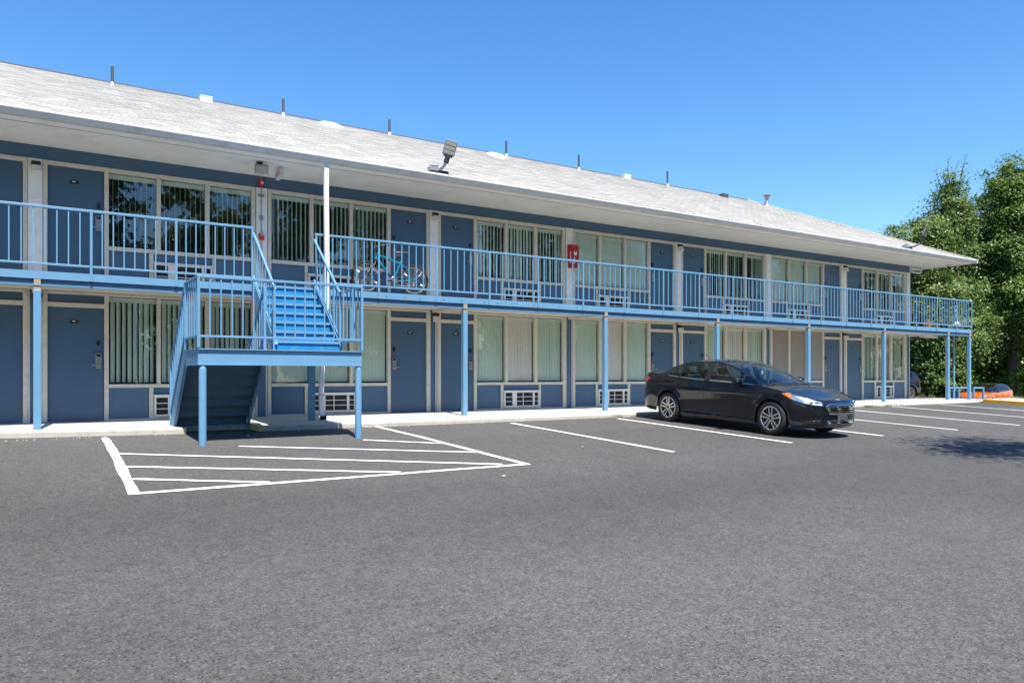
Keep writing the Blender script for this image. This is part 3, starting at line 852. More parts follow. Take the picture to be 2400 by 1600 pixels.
# channel round the landing: flanges and web
mb.box(SX0 - 0.01, SX1 + 0.01, LF - 0.012, LF + 0.05, LZ - 0.026, LZ - 0.0105); mb.box(SX0 - 0.01, SX1 + 0.01, LF - 0.012, LF + 0.05, 0.985, 0.999)
mb.box(SX0 - 0.005, SX1 + 0.005, LF + 0.022, LF + 0.03, 0.9995, LZ - 0.027)
mb.build('landing_beam', sb_, stairs)
for x in (SX0, SX1):
    s = 1 if x == SX0 else -1
    mb = MB(); mb.box(x - 0.01 * s, x + 0.05 * s, LF + 0.051, LB, LZ - 0.026, LZ - 0.0105); mb.box(x - 0.01 * s, x + 0.05 * s, LF + 0.051, LB, 0.985, 0.999); mb.box(x, x + 0.008 * s, LF + 0.051, LB, 0.9995, LZ - 0.027)
    mb.build('landing_beam', sb_, stairs)
for x in (SX0 + 0.065, SX1 - 0.045):
    mb = MB(); y = LF + 0.04
    mb.lathe([(0.0, 0.984), (0.03, 0.983), (0.05, 0.955), (0.054, 0.92), (0.054, gz(x, y) - 0.02)], (x, y, 0), 'z', 20); mb.build('post', sb_, stairs, smooth=True)
def flight(x0, x1, ya, za, yb, zb, nr, name):
    """treads between two stringers, from (ya,za) up to (yb,zb)"""
    dy = (yb - ya) / (nr - 1 if name == 'up' else nr); dz = (zb - za) / nr
    for i in range(nr):
        y = ya + dy * i; z = za + dz * i
        if name == 'down': pass
        mb = MB()
        # riser plate then tread plate with a small nosing
        d = 1 if dy > 0 else -1
        mb.use(0).box(x0 + 0.012, x1 - 0.012, y, y + 0.006 * d, z - 0.018, z + dz - 0.031)
        mb.use(0).box(x0 + 0.010, x1 - 0.010, y - 0.022 * d, y + dy + 0.012 * d, z + dz - 0.030, z + dz)
        mb.use(2).box(x0 + 0.010, x1 - 0.010, y - 0.0245 * d, y - 0.0222 * d, z + dz - 0.042, z + dz + 0.001)
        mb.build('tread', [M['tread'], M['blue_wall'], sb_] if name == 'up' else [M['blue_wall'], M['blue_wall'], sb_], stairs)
    slope = Vector((0, yb - ya, zb - za)).normalized(); nn = Vector((0, -slope.z, slope.y)) if slope.y > 0 else Vector((0, slope.z, -slope.y))
    for x, s in ((x0, 1), (x1, -1)):
        a = Vector((x, ya, za + 0.02)); b = Vector((x, yb, zb + 0.02))
        mb = MB()
        for c0, th in ((0.115, 0.012), (-0.115, 0.012)):
            up = nn * c0
            mb.bar(a + up + Vector((0.02 * s, 0, 0)), b + up + Vector((0.02 * s, 0, 0)), 0.05, th, up=nn)
        mb.bar(a, b, 0.008, 0.216, up=nn)
        mb.build('stringer', sb_, stairs)
# upper flight: landing back edge up to the balcony edge
flight(3.325, 4.49, LB, LZ, -1.51, 2.497, 7, 'up')
# lower flight: sidewalk near the wall up to the landing back edge (rises towards the street)
flight(SX0, 3.20, -1.70, -0.02, LB, LZ, 7, 'down')

def bar_part(name, p0, p1, w=0.036, h=0.036):
    mb = MB(); mb.bar(p0, p1, w, h); return mb.build(name, sb_, stairs)
RT, RB_ = 2.300, 1.425
# landing guard: front and both sides
mb = MB(); mb.box(SX0 - 0.02, SX1 + 0.02, LF - 0.02, LF + 0.02, RT - 0.038, RT)
for x in (SX0, SX1): mb.box(x - 0.02, x + 0.02, LF + 0.021, LB, RT - 0.038, RT)
mb.build('guard_top_rail', sb_, stairs, bevel=0.004)
mb = MB(); mb.box(SX0 + 0.02, SX1 - 0.02, LF - 0.016, LF + 0.016, RB_ - 0.032, RB_)
for x in (SX0, SX1): mb.box(x - 0.016, x + 0.016, LF + 0.021, LB - 0.02, RB_ - 0.032, RB_)
mb.build('guard_bottom_rail', sb_, stairs, bevel=0.003)
for x, y in ((SX0, LF), (SX1, LF), (SX0, LB), (SX1, LB)):
    mb = MB(); mb.box(x - 0.02, x + 0.02, y - 0.02, y + 0.02, LZ + 0.001 if y == LF or x == SX1 else LZ, RT - 0.0385); mb.build('guard_post', sb_, stairs)
bal_me = None
def bal(x, y, z0, z1):
    mb = MB(); mb.box(x - 0.0095, x + 0.0095, y - 0.0095, y + 0.0095, z0, z1); return mb.build('baluster', sb_, stairs, fix=True)
nb = 16
for i in range(1, nb): bal(SX0 + (SX1 - SX0) * i / nb, LF, RB_ + 0.0005, RT - 0.0385)
for x in (SX0, SX1):
    for i in range(1, 6): bal(x, LF + (LB - LF) * i / 6, RB_ + 0.0005, RT - 0.0385)
# sloping handrails
def slope_rail(x, ya, za, yb, zb, h0=0.17, h1=1.02, n=8, top_post=False):
    bar_part('handrail', (x, ya, za + h1), (x, yb, zb + h1), 0.036, 0.036)
    bar_part('lower_rail', (x, ya, za + h0), (x, yb, zb + h0), 0.030, 0.030)
    for i in range(1, n):
        t = i / n; y = ya + (yb - ya) * t; z = za + (zb - za) * t
        bal(x, y, z + h0 + 0.015, z + h1 - 0.018)
for x in (3.345, 4.47): slope_rail(x, LB, LZ + 0.03, -1.56, 2.42, h1=0.99, h0=0.22)
mb = MB(); mb.box(3.30, 3.34, LB - 0.04, LB, LZ + 0.001, 2.24); mb.build('newel_post', sb_, stairs)
slope_rail(SX0, LB, LZ + 0.05, -1.62, 0.02, h1=1.0, h0=0.22, n=9)
slope_rail(3.17, LB + 0.02, LZ + 0.05, -1.62, 0.02, h1=1.0, h0=0.22, n=9)
mb = MB(); mb.box(3.15, 3.19, LB - 0.02, LB + 0.018, LZ + 0.001, 2.285); mb.build('newel_post', sb_, stairs)
for x in (SX0, 3.17):
    mb = MB(); mb.box(x - 0.02, x + 0.02, -1.62, -1.58, -0.03, 1.02); mb.build('newel_post', sb_, stairs)

# ------------------------------------------------------------------ fittings on the walls
def lamp(x, z, label):
    t = thing('wall_lamp', label, 'wall lamp', (x, -0.034, z), group='black and white wall lamps beside the doors')
    mb = MB(); mb.box(x - 0.072, x + 0.072, -0.075, -0.0345, z, z + 0.075); mb.prism([(-0.076, z + 0.012), (-0.125, z + 0.012), (-0.105, z + 0.07), (-0.076, z + 0.073)], 'x', x - 0.066, x + 0.066)
    mb.build('housing', M['black'], t, bevel=0.005)
    mb = MB(); mb.prism([(-0.036, z - 0.001), (-0.125, z - 0.001), (-0.165, z - 0.115), (-0.162, z - 0.128), (-0.036, z - 0.128)], 'x', x - 0.062, x + 0.062)
    for i in range(9):
        xx = x - 0.056 + i * 0.014; mb.add([(xx - 0.002, -0.1262, z - 0.004), (xx + 0.002, -0.1262, z - 0.004), (xx + 0.002, -0.1662, z - 0.113), (xx - 0.002, -0.1662, z - 0.113)], [(0, 1, 2, 3)])
    mb.build('lens', M['fixture_lens'], t)
    return t
for k, (lu, ll) in {0: ('wall lamp on the upper white pier nearest the left edge', 'wall lamp half hidden behind the leftmost porch post'),
                    2: ('wall lamp on the upper pier above the rear wheel of the bicycle', 'wall lamp on the lower blue pier right of the stairs'),
                    4: ('wall lamp on the upper pier between two doors above the black sedan boot', 'wall lamp on the lower blue pier just above the black sedan roof'),
                    6: ('wall lamp on the upper pier nearest the far end of the balcony', 'wall lamp between the two ground floor doors beyond the sedan bonnet')}.items():
    lamp(3.9 * k + 0.012, Z2 + 2.0, lu)
    lamp(3.9 * k + 0.03, 2.195, ll)

px = 3.885
a = thing('fire_alarm', 'red fire alarm sounder with white strobe on the blue band over the pier', 'fire alarm', (px, 0, 4.68))
mb = MB(); mb.box(px - 0.055, px + 0.055, -0.055, -0.0005, 4.665, 4.795); mb.build('body', M['bright_red'], a, bevel=0.012)
mb = MB(); mb.box(px - 0.012, px + 0.035, -0.075, -0.056, 4.705, 4.752); mb.build('strobe', M['white'], a, bevel=0.008)
mb = MB(); mb.tube([(px + 0.01, -0.02, 4.796), (px + 0.01, -0.02, 4.87)], 0.012, 8); mb.tube([(px, -0.045, 4.664), (px, -0.045, 3.70)], 0.010, 8); mb.tube([(px, -0.045, 3.575), (px, -0.045, 2.52)], 0.010, 8)
mb.build('conduit', M['galv'], a, smooth=True)
for zz, w, h in ((4.475, 0.06, 0.03), (4.02, 0.04, 0.05)):
    mb = MB(); mb.box(px - w, px - 0.0105, -0.05, -0.0325, zz - h, zz + h); mb.box(px + 0.0105, px + w, -0.05, -0.0325, zz - h, zz + h); mb.build('bracket', M['galv'], a)
p_ = thing('fire_pull_station', 'small red fire alarm pull station on the white pier at the stair top', 'fire alarm', (px, -0.0325, 3.64))
mb = MB(); mb.box(px - 0.052, px + 0.052, -0.085, -0.033, 3.575, 3.70); mb.build('body', M['bright_red'], p_, bevel=0.008)
mb = MB(); mb.use(1).box(px - 0.030, px + 0.040, -0.089, -0.0855, 3.672, 3.69); mb.use(0).box(px - 0.030, px + 0.040, -0.094, -0.0855, 3.628, 3.658); mb.use(1).box(px - 0.026, px + 0.036, -0.0965, -0.0942, 3.638, 3.647); mb.build('handle', [M['black'], M['white']], p_)

# extinguisher cabinet on the fourth pier
ex = 11.73
e = thing('extinguisher_cabinet', 'red fire extinguisher cabinet with white markings on the upper pier', 'fire extinguisher box', (ex, -0.035, 3.6))
mb = MB(); mb.prism([(-0.036, 3.60), (-0.215, 3.60), (-0.235, 4.10), (-0.19, 4.185), (-0.036, 4.195)], 'x', ex - 0.11, ex + 0.125); mb.build('cover', M['red'], e, bevel=0.014)
mb = MB()
for (x0, x1, z0, z1) in ((-0.035, -0.018, 3.995, 4.03), (0.030, 0.046, 3.99, 4.025), (-0.045, 0.05, 3.935, 3.978), (-0.022, 0.036, 3.90, 3.934), (-0.045, -0.01, 3.70, 3.86)):
    yy = lambda z: -0.2195 - 0.04 * (z - 3.60)
    mb.add([(ex + x0, yy(z0), z0), (ex + x1, yy(z0), z0), (ex + x1, yy(z1), z1), (ex + x0, yy(z1), z1)], [(0, 1, 2, 3)])
mb.build('marking', M['white_paint_mark'], e)
mb = MB(); mb.box(ex - 0.113, ex - 0.1105, -0.20, -0.165, 3.70, 4.0); mb.build('side_label', M['white_paint_mark'], e)

# soffit flood light above the stairs
f = thing('security_light', 'square grey security floodlight under the soffit above the stair top', 'floodlight', (3.6, -1.0, 4.87))
mb = MB(); mb.lathe([(0.0, 4.8705), (0.06, 4.87), (0.06, 4.845), (0.0, 4.84)], (3.6, -1.0, 0), 'z', 16); mb.bar((3.6, -1.0, 4.845), (3.62, -1.06, 4.79), 0.03, 0.06); mb.build('bracket', M['black'], f)
mb = MB()
c = Vector((3.615, -1.08, 4.735)); d = Vector((-0.12, -0.80, -0.42)).normalized(); up = Vector((0, 0, 1)); sx = d.cross(up).normalized(); sz = sx.cross(d)
def obox(mb, c, ax, ay, az, hx, hy, hz):
    vs = [c + ax * (hx * i) + ay * (hy * j) + az * (hz * k) for k in (-1, 1) for j in (-1, 1) for i in (-1, 1)]
    mb.add(vs, [(0, 2, 3, 1), (4, 5, 7, 6), (0, 1, 5, 4), (2, 6, 7, 3), (0, 4, 6, 2), (1, 3, 7, 5)])
obox(mb, c, sx, d, sz, 0.125, 0.035, 0.085); mb.build('housing', M['galv'], f, bevel=0.008)
mb = MB(); obox(mb, c + d * 0.037, sx, d, sz, 0.108, 0.003, 0.066); mb.build('lens', M['led_lens'], f)

# exit sign, hung from the soffit, across the walkway
g = thing('exit_sign', 'white hanging exit sign with red letters under the soffit', 'exit sign', (4.02, -0.85, 4.87))
mb = MB(); mb.box(3.99, 4.06, -0.99, -0.69, 4.655, 4.835); mb.build('body', M['white'], g, bevel=0.008)
mb = MB(); mb.box(4.005, 4.045, -0.90, -0.80, 4.8355, 4.871); mb.build('mount', M['white'], g)
lt = bpy.data.objects.new('letters', text_mesh('EXIT', 0.155)); lt.data.materials.append(M['bright_red']); S.collection.objects.link(lt); lt.parent = g
lt.matrix_local = Matrix.Translation(Vector((3.988, -0.84, 4.745)) - wpos(g)) @ Matrix(((0, 0, -1, 0), (-1, 0, 0, 0), (0, 1, 0, 0), (0, 0, 0, 1)))

# roof flood lights on curved arms
def roof_light(bx, by, hx, hy, hz, aim, label, m_arm):
    t = thing('roof_floodlight', label, 'floodlight', (bx, by, rz(by)), group='LED floodlights on the roof edge')
    z0 = rz(by)
    mb = MB(); mb.box(bx - 0.03, bx + 0.22, by - 0.05, by + 0.10, z0 - 0.01, z0 + 0.05); mb.build('base_plate', M['black'], t)
    mb = MB(); mb.box(bx - 0.22, bx - 0.02, by - 0.07, by + 0.07, z0 + 0.02, z0 + 0.10); mb.bar((bx - 0.22, by - 0.05, z0 + 0.12), (bx - 0.02, by - 0.05, z0 + 0.13), 0.05, 0.03); mb.build('clamp', M['galv'], t, bevel=0.008)
    hp = Vector((hx, hy, hz)); p0 = Vector((bx, by, z0 + 0.06))
    dv = hp - p0; pts = []
    for i in range(9):
        s_ = i / 8; pts.append(p0 + Vector((dv.x * math.sin(s_ * PI / 2) ** 1.0, dv.y * s_, dv.z * (1 - math.cos(s_ * PI / 2)))))
    mb = MB(); mb.tube(pts, 0.030, 10); mb.build('arm', m_arm, t, smooth=True)
    d = Vector(aim).normalized(); u_ = (pts[-1] - pts[-2]).normalized(); u_ = (u_ - d * u_.dot(d)).normalized(); w_ = u_.cross(d)
    mb = MB(); mb.bar(hp - u_ * 0.05, hp + u_ * 0.10, 0.075, 0.075); obox(mb, hp + u_ * 0.11, w_, u_, d, 0.09, 0.03, 0.04); mb.build('knuckle', M['dark_pipe'], t)
    c = hp + u_ * 0.27
    mb = MB(); obox(mb, c, w_, u_, d, 0.128, 0.150, 0.030); hd = mb.build('head', M['dark_pipe'] if m_arm is M['dark_pipe'] else M['galv'], t, bevel=0.012)
    for i in range(3):
        mb = MB(); obox(mb, c + u_ * (-0.090 + 0.088 * i) + d * 0.032, w_, u_, d, 0.107, 0.036, 0.003); mb.build('led_panel', M['led_lens'], hd)
    mb = MB()
    for i in range(9): obox(mb, c + w_ * (-0.112 + 0.028 * i) - d * 0.042, w_, u_, d, 0.004, 0.135, 0.012)
    mb.build('fins', M['galv'], hd)
    return t
roof_light(7.10, -1.58, 7.20, -1.76, 5.27, (-0.25, -1, -0.35), 'grey LED floodlight on a bent arm at the roof edge over the bicycle', M['galv'])
roof_light(24.4, -1.66, 24.95, -1.85, 5.33, (0.55, -0.8, -0.35), 'dark LED floodlight on a bent arm at the far roof corner', M['dark_pipe'])

sp = thing('soffit_spotlight', 'pair of small black spotlights under the far soffit corner', 'spotlight', (28.5, -0.7, 4.87))
mb = MB(); mb.lathe([(0.0, 4.8708), (0.06, 4.87), (0.06, 4.85), (0.0, 4.845)], (28.35, -0.9, 0), 'z', 14); mb.build('base', M['white'], sp)
for dx, dy in ((-0.07, -0.04), (0.14, 0.02)):
    mb = MB(); mb.tube([(28.35, -0.9, 4.85), (28.35 + dx * 0.6, -0.9 + dy * 0.6, 4.80)], 0.012, 8); mb.tube([(28.35 + dx * 0.6, -0.9 + dy, 4.80), (28.35 + dx * 1.0, -0.97 + dy, 4.75)], [0.035, 0.05], 12); mb.build('lamp_head', M['black'], sp, smooth=40)
cl = thing('ceiling_light', 'cream strip light under the balcony near the corner post', 'ceiling light', (28.1, -0.3, 2.337))
mb = MB(); mb.box(27.75, 28.55, -0.42, -0.22, 2.31, 2.3365); mb.build('housing', M['galv'], cl)
mb = MB(); mb.prism([(-0.44, 2.309), (-0.43, 2.24), (-0.21, 2.24), (-0.20, 2.309)], 'x', 27.72, 28.58); mb.build('diffuser', M['trim'], cl, bevel=0.01)

# things on the balcony end
st_ = thing('balcony_stand', 'pale pole with a domed base standing in the far balcony corner', 'stand', (28.45, -1.15, Z2))
mb = MB(); mb.lathe([(0.0, 0.0), (0.14, 0.0), (0.14, 0.02), (0.05, 0.05), (0.04, 0.09), (0.26, 0.13), (0.27, 0.15), (0.17, 0.165), (0.165, 0.20), (0.13, 0.27), (0.055, 0.31), (0.05, 0.40), (0.035, 0.42), (0.033, 0.66), (0.055, 0.68), (0.03, 0.72), (0.03, 0.80), (0.06, 0.83), (0.05, 0.88), (0.0, 0.90)], (28.45, -1.15, Z2), 'z', 22)
mb.build('body', M['galv'], st_, smooth=40)
fp = thing('flower_pot', 'small brown flower pot with dry plant on the balcony floor', 'flower pot', (26.75, -1.05, Z2))
mb = MB(); mb.lathe([(0.0, 0.0), (0.10, 0.0), (0.15, 0.20), (0.165, 0.20), (0.165, 0.24), (0.14, 0.24), (0.13, 0.20), (0.0, 0.20)], (26.75, -1.05, Z2), 'z', 18); mb.build('pot', M['terracotta'], fp, smooth=40)
mb = MB()
for i in range(26):
    a_ = rng.uniform(0, 2 * PI); l = rng.uniform(0.08, 0.2); x, y = 26.75, -1.05
    q_ = Vector((x + math.cos(a_) * l, y + math.sin(a_) * l, Z2 + 0.2 + rng.uniform(0.08, 0.2))); b_ = Vector((x + math.cos(a_) * 0.04, y + math.sin(a_) * 0.04, Z2 + 0.21))
    s_ = Vector((-math.sin(a_), math.cos(a_), 0)) * 0.03; mb.add([b_ - s_ * 0.3, b_ + s_ * 0.3, (b_ + q_) / 2 + s_ + Vector((0, 0, 0.03)), q_, (b_ + q_) / 2 - s_ + Vector((0, 0, 0.03))], [(0, 1, 2, 3, 4)])
o = mb.build('dry_leaves', M['wood'], fp, fix=False)

# pipe guards and the utility box beyond the corner
def guard(x0, y0, x1, y1, h, label, mids=()):
    t = thing('pipe_guard', label, 'guard rail', ((x0 + x1) / 2, (y0 + y1) / 2, gz(x0, y0)), group='low blue pipe guard frames')
    for s in (0, 1) + tuple(mids):
        x, y = x0 + (x1 - x0) * s, y0 + (y1 - y0) * s
        mb = MB(); mb.tube([(x, y, gz(x, y) - 0.05), (x, y, h + 0.05)], 0.042, 12); mb.build('guard_post', sb_, t, smooth=40)
    mb = MB(); mb.tube([(x0, y0, h), (x1, y1, h)], 0.038, 12); mb.build('guard_bar', sb_, t, smooth=40)
guard(31.67, 0.76, 32.38, 0.30, 0.33, 'longer low blue pipe guard around the utility box', (0.45,))
guard(32.50, 0.22, 32.83, 0.01, 0.33, 'short low blue pipe guard in front of the orange hatchback')
ub = thing('utility_box', 'small blue utility box behind the pipe guard', 'utility box', (32.1, 0.75, gz(32.1, 0.75)))
mb = MB(); z0 = gz(32.1, 0.75); mb.box(31.98, 32.24, 0.62, 0.88, z0, 0.19); mb.build('cabinet', sb_, ub, bevel=0.01)
mb = MB(); mb.box(31.96, 32.26, 0.60, 0.90, 0.191, 0.22); mb.ellip((32.05, 0.74, 0.26), (0.04, 0.04, 0.06), 10, 6); mb.build('lid', sb_, ub)
mb = MB(); mb.box(32.0, 32.2, 0.612, 0.6195, z0 + 0.04, 0.12); mb.build('panel', M['blue_wall'], ub)

# ------------------------------------------------------------------ bicycle
bk = thing('bicycle', 'teal mountain bicycle standing on the balcony behind the railing', 'bicycle', (6.22, -1.14, Z2))
BY = -1.14
P = lambda x, z, dy=0.0: (x, BY + dy, z)
FW, RW, BB, HT, HB, SC = (5.697, 2.835), (6.753, 2.835), (6.30, 2.79), (5.935, 3.335), (5.905, 3.225), (6.45, 3.18)
teal = M['teal']
mb = MB()
mb.tube([P(HB[0] - 0.005, HB[1] - 0.02), P(HT[0] + 0.005, HT[1] + 0.01)], 0.029, 10)
mb.tube([P(HT[0], HT[1] - 0.03), P(SC[0] - 0.01, SC[1] - 0.02)], 0.027, 10); mb.tube([P(HB[0] + 0.005, HB[1] + 0.01), P(*BB)], 0.029, 10)
mb.tube([P(SC[0] + 0.005, SC[1] + 0.03), P(*BB)], 0.021, 10)
for s in (-1, 1):
    mb.tube([P(SC[0], SC[1] - 0.02, 0.02 * s), P(6.58, 3.05, 0.045 * s), P(RW[0], RW[1], 0.062 * s)], 0.013, 8); mb.tube([P(BB[0] + 0.03, BB[1], 0.025 * s), P(6.44, 2.80, 0.045 * s), P(RW[0], RW[1], 0.062 * s)], 0.012, 8)
mb.tube([P(BB[0], BB[1], -0.04), P(BB[0], BB[1], 0.04)], 0.026, 12)
mb.build('frame', teal, bk, smooth=40)
mb = MB(); mb.tube([P(HB[0], HB[1] - 0.02), P(5.885, 3.16)], 0.022, 10)
for s in (-1, 1): mb.tube([P(5.885, 3.165, 0.02 * s), P(5.86, 3.12, 0.058 * s), P(5.78, 3.0, 0.060 * s), P(FW[0], FW[1], 0.055 * s)], [0.018, 0.019, 0.016, 0.011], 8)
mb.build('fork', M['black'], bk, smooth=40)
for (cx, cz) in (FW, RW):
    mb = MB(); n = 12; mb.lathe([(0.302 + 0.027 * math.cos(2 * PI * i / n), 0.025 * math.sin(2 * PI * i / n)) for i in range(n)], (cx, BY, cz), 'y', 44, closed=True)
    for i in range(60):
        a_ = 2 * PI * i / 60; r0 = 0.327
        for sy in (-0.012, 0.012):
            c_ = Vector((cx + math.cos(a_) * r0, BY + sy, cz + math.sin(a_) * r0)); u_ = Vector((math.cos(a_), 0, math.sin(a_))); v_ = Vector((-math.sin(a_), 0, math.cos(a_)))
            obox(mb, c_, v_, Vector((0, 1, 0)), u_, 0.009, 0.008, 0.006)
    wl = mb.build('wheel', M['tyre'], bk, smooth=40)
    mb = MB(); mb.lathe([(0.276, -0.012), (0.262, -0.010), (0.258, 0.0), (0.262, 0.010), (0.276, 0.012), (0.288, 0.012), (0.288, -0.012)], (cx, BY, cz), 'y', 44, closed=True); mb.build('rim', M['alloy'], wl, smooth=40)
    mb = MB()
    for i in range(32):
        a_ = 2 * PI * i / 32; s = 1 if i % 2 else -1; b_ = a_ + (0.9 if (i // 2) % 2 else -0.9)
        mb.tube([(cx + math.cos(b_) * 0.022, BY + 0.028 * s, cz + math.sin(b_) * 0.022), (cx + math.cos(a_) * 0.26, BY, cz + math.sin(a_) * 0.26)], 0.0024, 4, caps=False)
    mb.tube([(cx, BY - 0.06, cz), (cx, BY + 0.06, cz)], 0.012, 8); mb.lathe([(0.026, -0.032), (0.026, -0.028), (0.016, -0.024), (0.016, 0.024), (0.026, 0.028), (0.026, 0.032)], (cx, BY, cz), 'y', 12)
    mb.build('spokes', M['galv'], wl, smooth=40)
    for a_ in (2.6, -0.45):
        mb = MB(); c_ = Vector((cx + math.cos(a_) * 0.21, BY, cz + math.sin(a_) * 0.21)); u_ = Vector((math.cos(a_), 0, math.sin(a_))); obox(mb, c_, u_, Vector((0, 1, 0)), u_.cross(Vector((0, 1, 0))), 0.035, 0.006, 0.016)
        mb.build('reflector', M['white'], wl)
mb = MB(); mb.tube([P(HT[0], HT[1] + 0.01), P(5.945, 3.43), P(5.895, 3.455)], 0.014, 8); mb.build('stem', M['black'], bk, smooth=40)
mb = MB(); mb.tube([P(5.98, 3.47, -0.29), P(5.90, 3.475, -0.12), P(5.893, 3.46, 0), P(5.90, 3.475, 0.12), P(5.98, 3.47, 0.29)], 0.012, 8)
mb.build('handlebar', M['galv'], bk, smooth=40)
mb = MB()
for s in (-1, 1):
    mb.tube([P(5.985, 3.47, 0.29 * s), P(6.04, 3.468, 0.32 * s)], 0.017, 8); mb.tube([P(5.93, 3.47, 0.2 * s), P(5.86, 3.50, 0.21 * s), P(5.85, 3.52, 0.27 * s)], 0.008, 6)
    mb.tube([P(5.90, 3.46, 0.15 * s), P(6.04, 3.42, 0.08 * s), P(6.06, 3.32, 0.03), P(5.97, 3.22, 0)], 0.004, 5)
mb.build('grip', M['black'], bk, smooth=40)
mb = MB(); mb.tube([P(SC[0], SC[1]), P(6.478, 3.36)], 0.014, 8); mb.build('seat_post', M['black'], bk, smooth=40)
rows = []
for x, w, z in ((6.35, 0.015, 3.40), (6.40, 0.025, 3.405), (6.48, 0.045, 3.40), (6.55, 0.075, 3.405), (6.61, 0.078, 3.41), (6.63, 0.05, 3.405)):
    rows.append([P(x, z - 0.035, -w * 0.7), P(x, z - 0.012, -w), P(x, z + 0.005, -w * 0.6), P(x, z + 0.008, 0), P(x, z + 0.005, w * 0.6), P(x, z - 0.012, w), P(x, z - 0.035, w * 0.7)])
mb = MB(); mb.grid(rows, True); mb.face(*range(7)); mb.face(*range(35, 42)); mb.build('saddle', M['plate'], bk, smooth=True)
mb = MB(); mb.lathe([(0.088, -0.050), (0.092, -0.047), (0.088, -0.044)], P(*BB), 'y', 28, closed=True); mb.lathe([(0.0, -0.05), (0.06, -0.049), (0.06, -0.046)], P(*BB), 'y', 18)
for s, dx, dz in ((-1, -0.15, -0.02), (1, 0.15, 0.02)): mb.bar(P(BB[0], BB[1], 0.07 * s), P(BB[0] + dx, BB[1] + dz, 0.075 * s), 0.018, 0.022); 
mb.build('crankset', M['steel'], bk)
for s, dx, dz in ((-1, -0.15, -0.02), (1, 0.15, 0.02)):
    mb = MB(); mb.box(BB[0] + dx - 0.045, BB[0] + dx + 0.045, BY + s * 0.08, BY + s * 0.165, BB[1] + dz - 0.012, BB[1] + dz + 0.012); mb.build('pedal', M['black'], bk)
mb = MB(); mb.tube([P(BB[0], BB[1] + 0.088, -0.047), P(RW[0], RW[1] + 0.045, -0.047)], 0.005, 5); mb.tube([P(BB[0], BB[1] - 0.088, -0.047), P(6.68, 2.70, -0.047), P(6.72, 2.74, -0.047)], 0.005, 5); mb.lathe([(0.0, -0.055), (0.045, -0.050), (0.05, -0.04), (0.03, -0.035)], P(*RW), 'y', 16); mb.box(6.70, 6.74, BY - 0.06, BY - 0.035, 2.70, 2.79)
mb.build('chain', M['galv'], bk)

# ------------------------------------------------------------------ cars
def interp(tab, x):
    if x <= tab[0][0]: return tab[0][1]
    for (a, va), (b, vb) in zip(tab[:-1], tab[1:]):
        if x <= b:
            t = (x - a) / (b - a); return va + (vb - va) * t
    return tab[-1][1]
def sm(tab, x):
    """smooth (monotone-ish cubic) interpolation"""
    n = len(tab)
    if x <= tab[0][0]: return tab[0][1]
    if x >= tab[-1][0]: return tab[-1][1]
    for i in range(n - 1):
        x0, y0 = tab[i]; x1, y1 = tab[i + 1]
        if x <= x1:
            h = x1 - x0; t = (x - x0) / h
            d = (y1 - y0) / h
            dm = (y0 - tab[i - 1][1]) / (x0 - tab[i - 1][0]) if i > 0 else d
            dp = (tab[i + 2][1] - y1) / (tab[i + 2][0] - x1) if i < n - 2 else d
            m0 = 0 if dm * d <= 0 else 2 * dm * d / (dm + d); m1 = 0 if dp * d <= 0 else 2 * dp * d / (dp + d)
            return (y0 * (1 + 2 * t) * (1 - t) ** 2 + m0 * h * t * (1 - t) ** 2 + y1 * t * t * (3 - 2 * t) + m1 * h * t * t * (t - 1))
    return tab[-1][1]

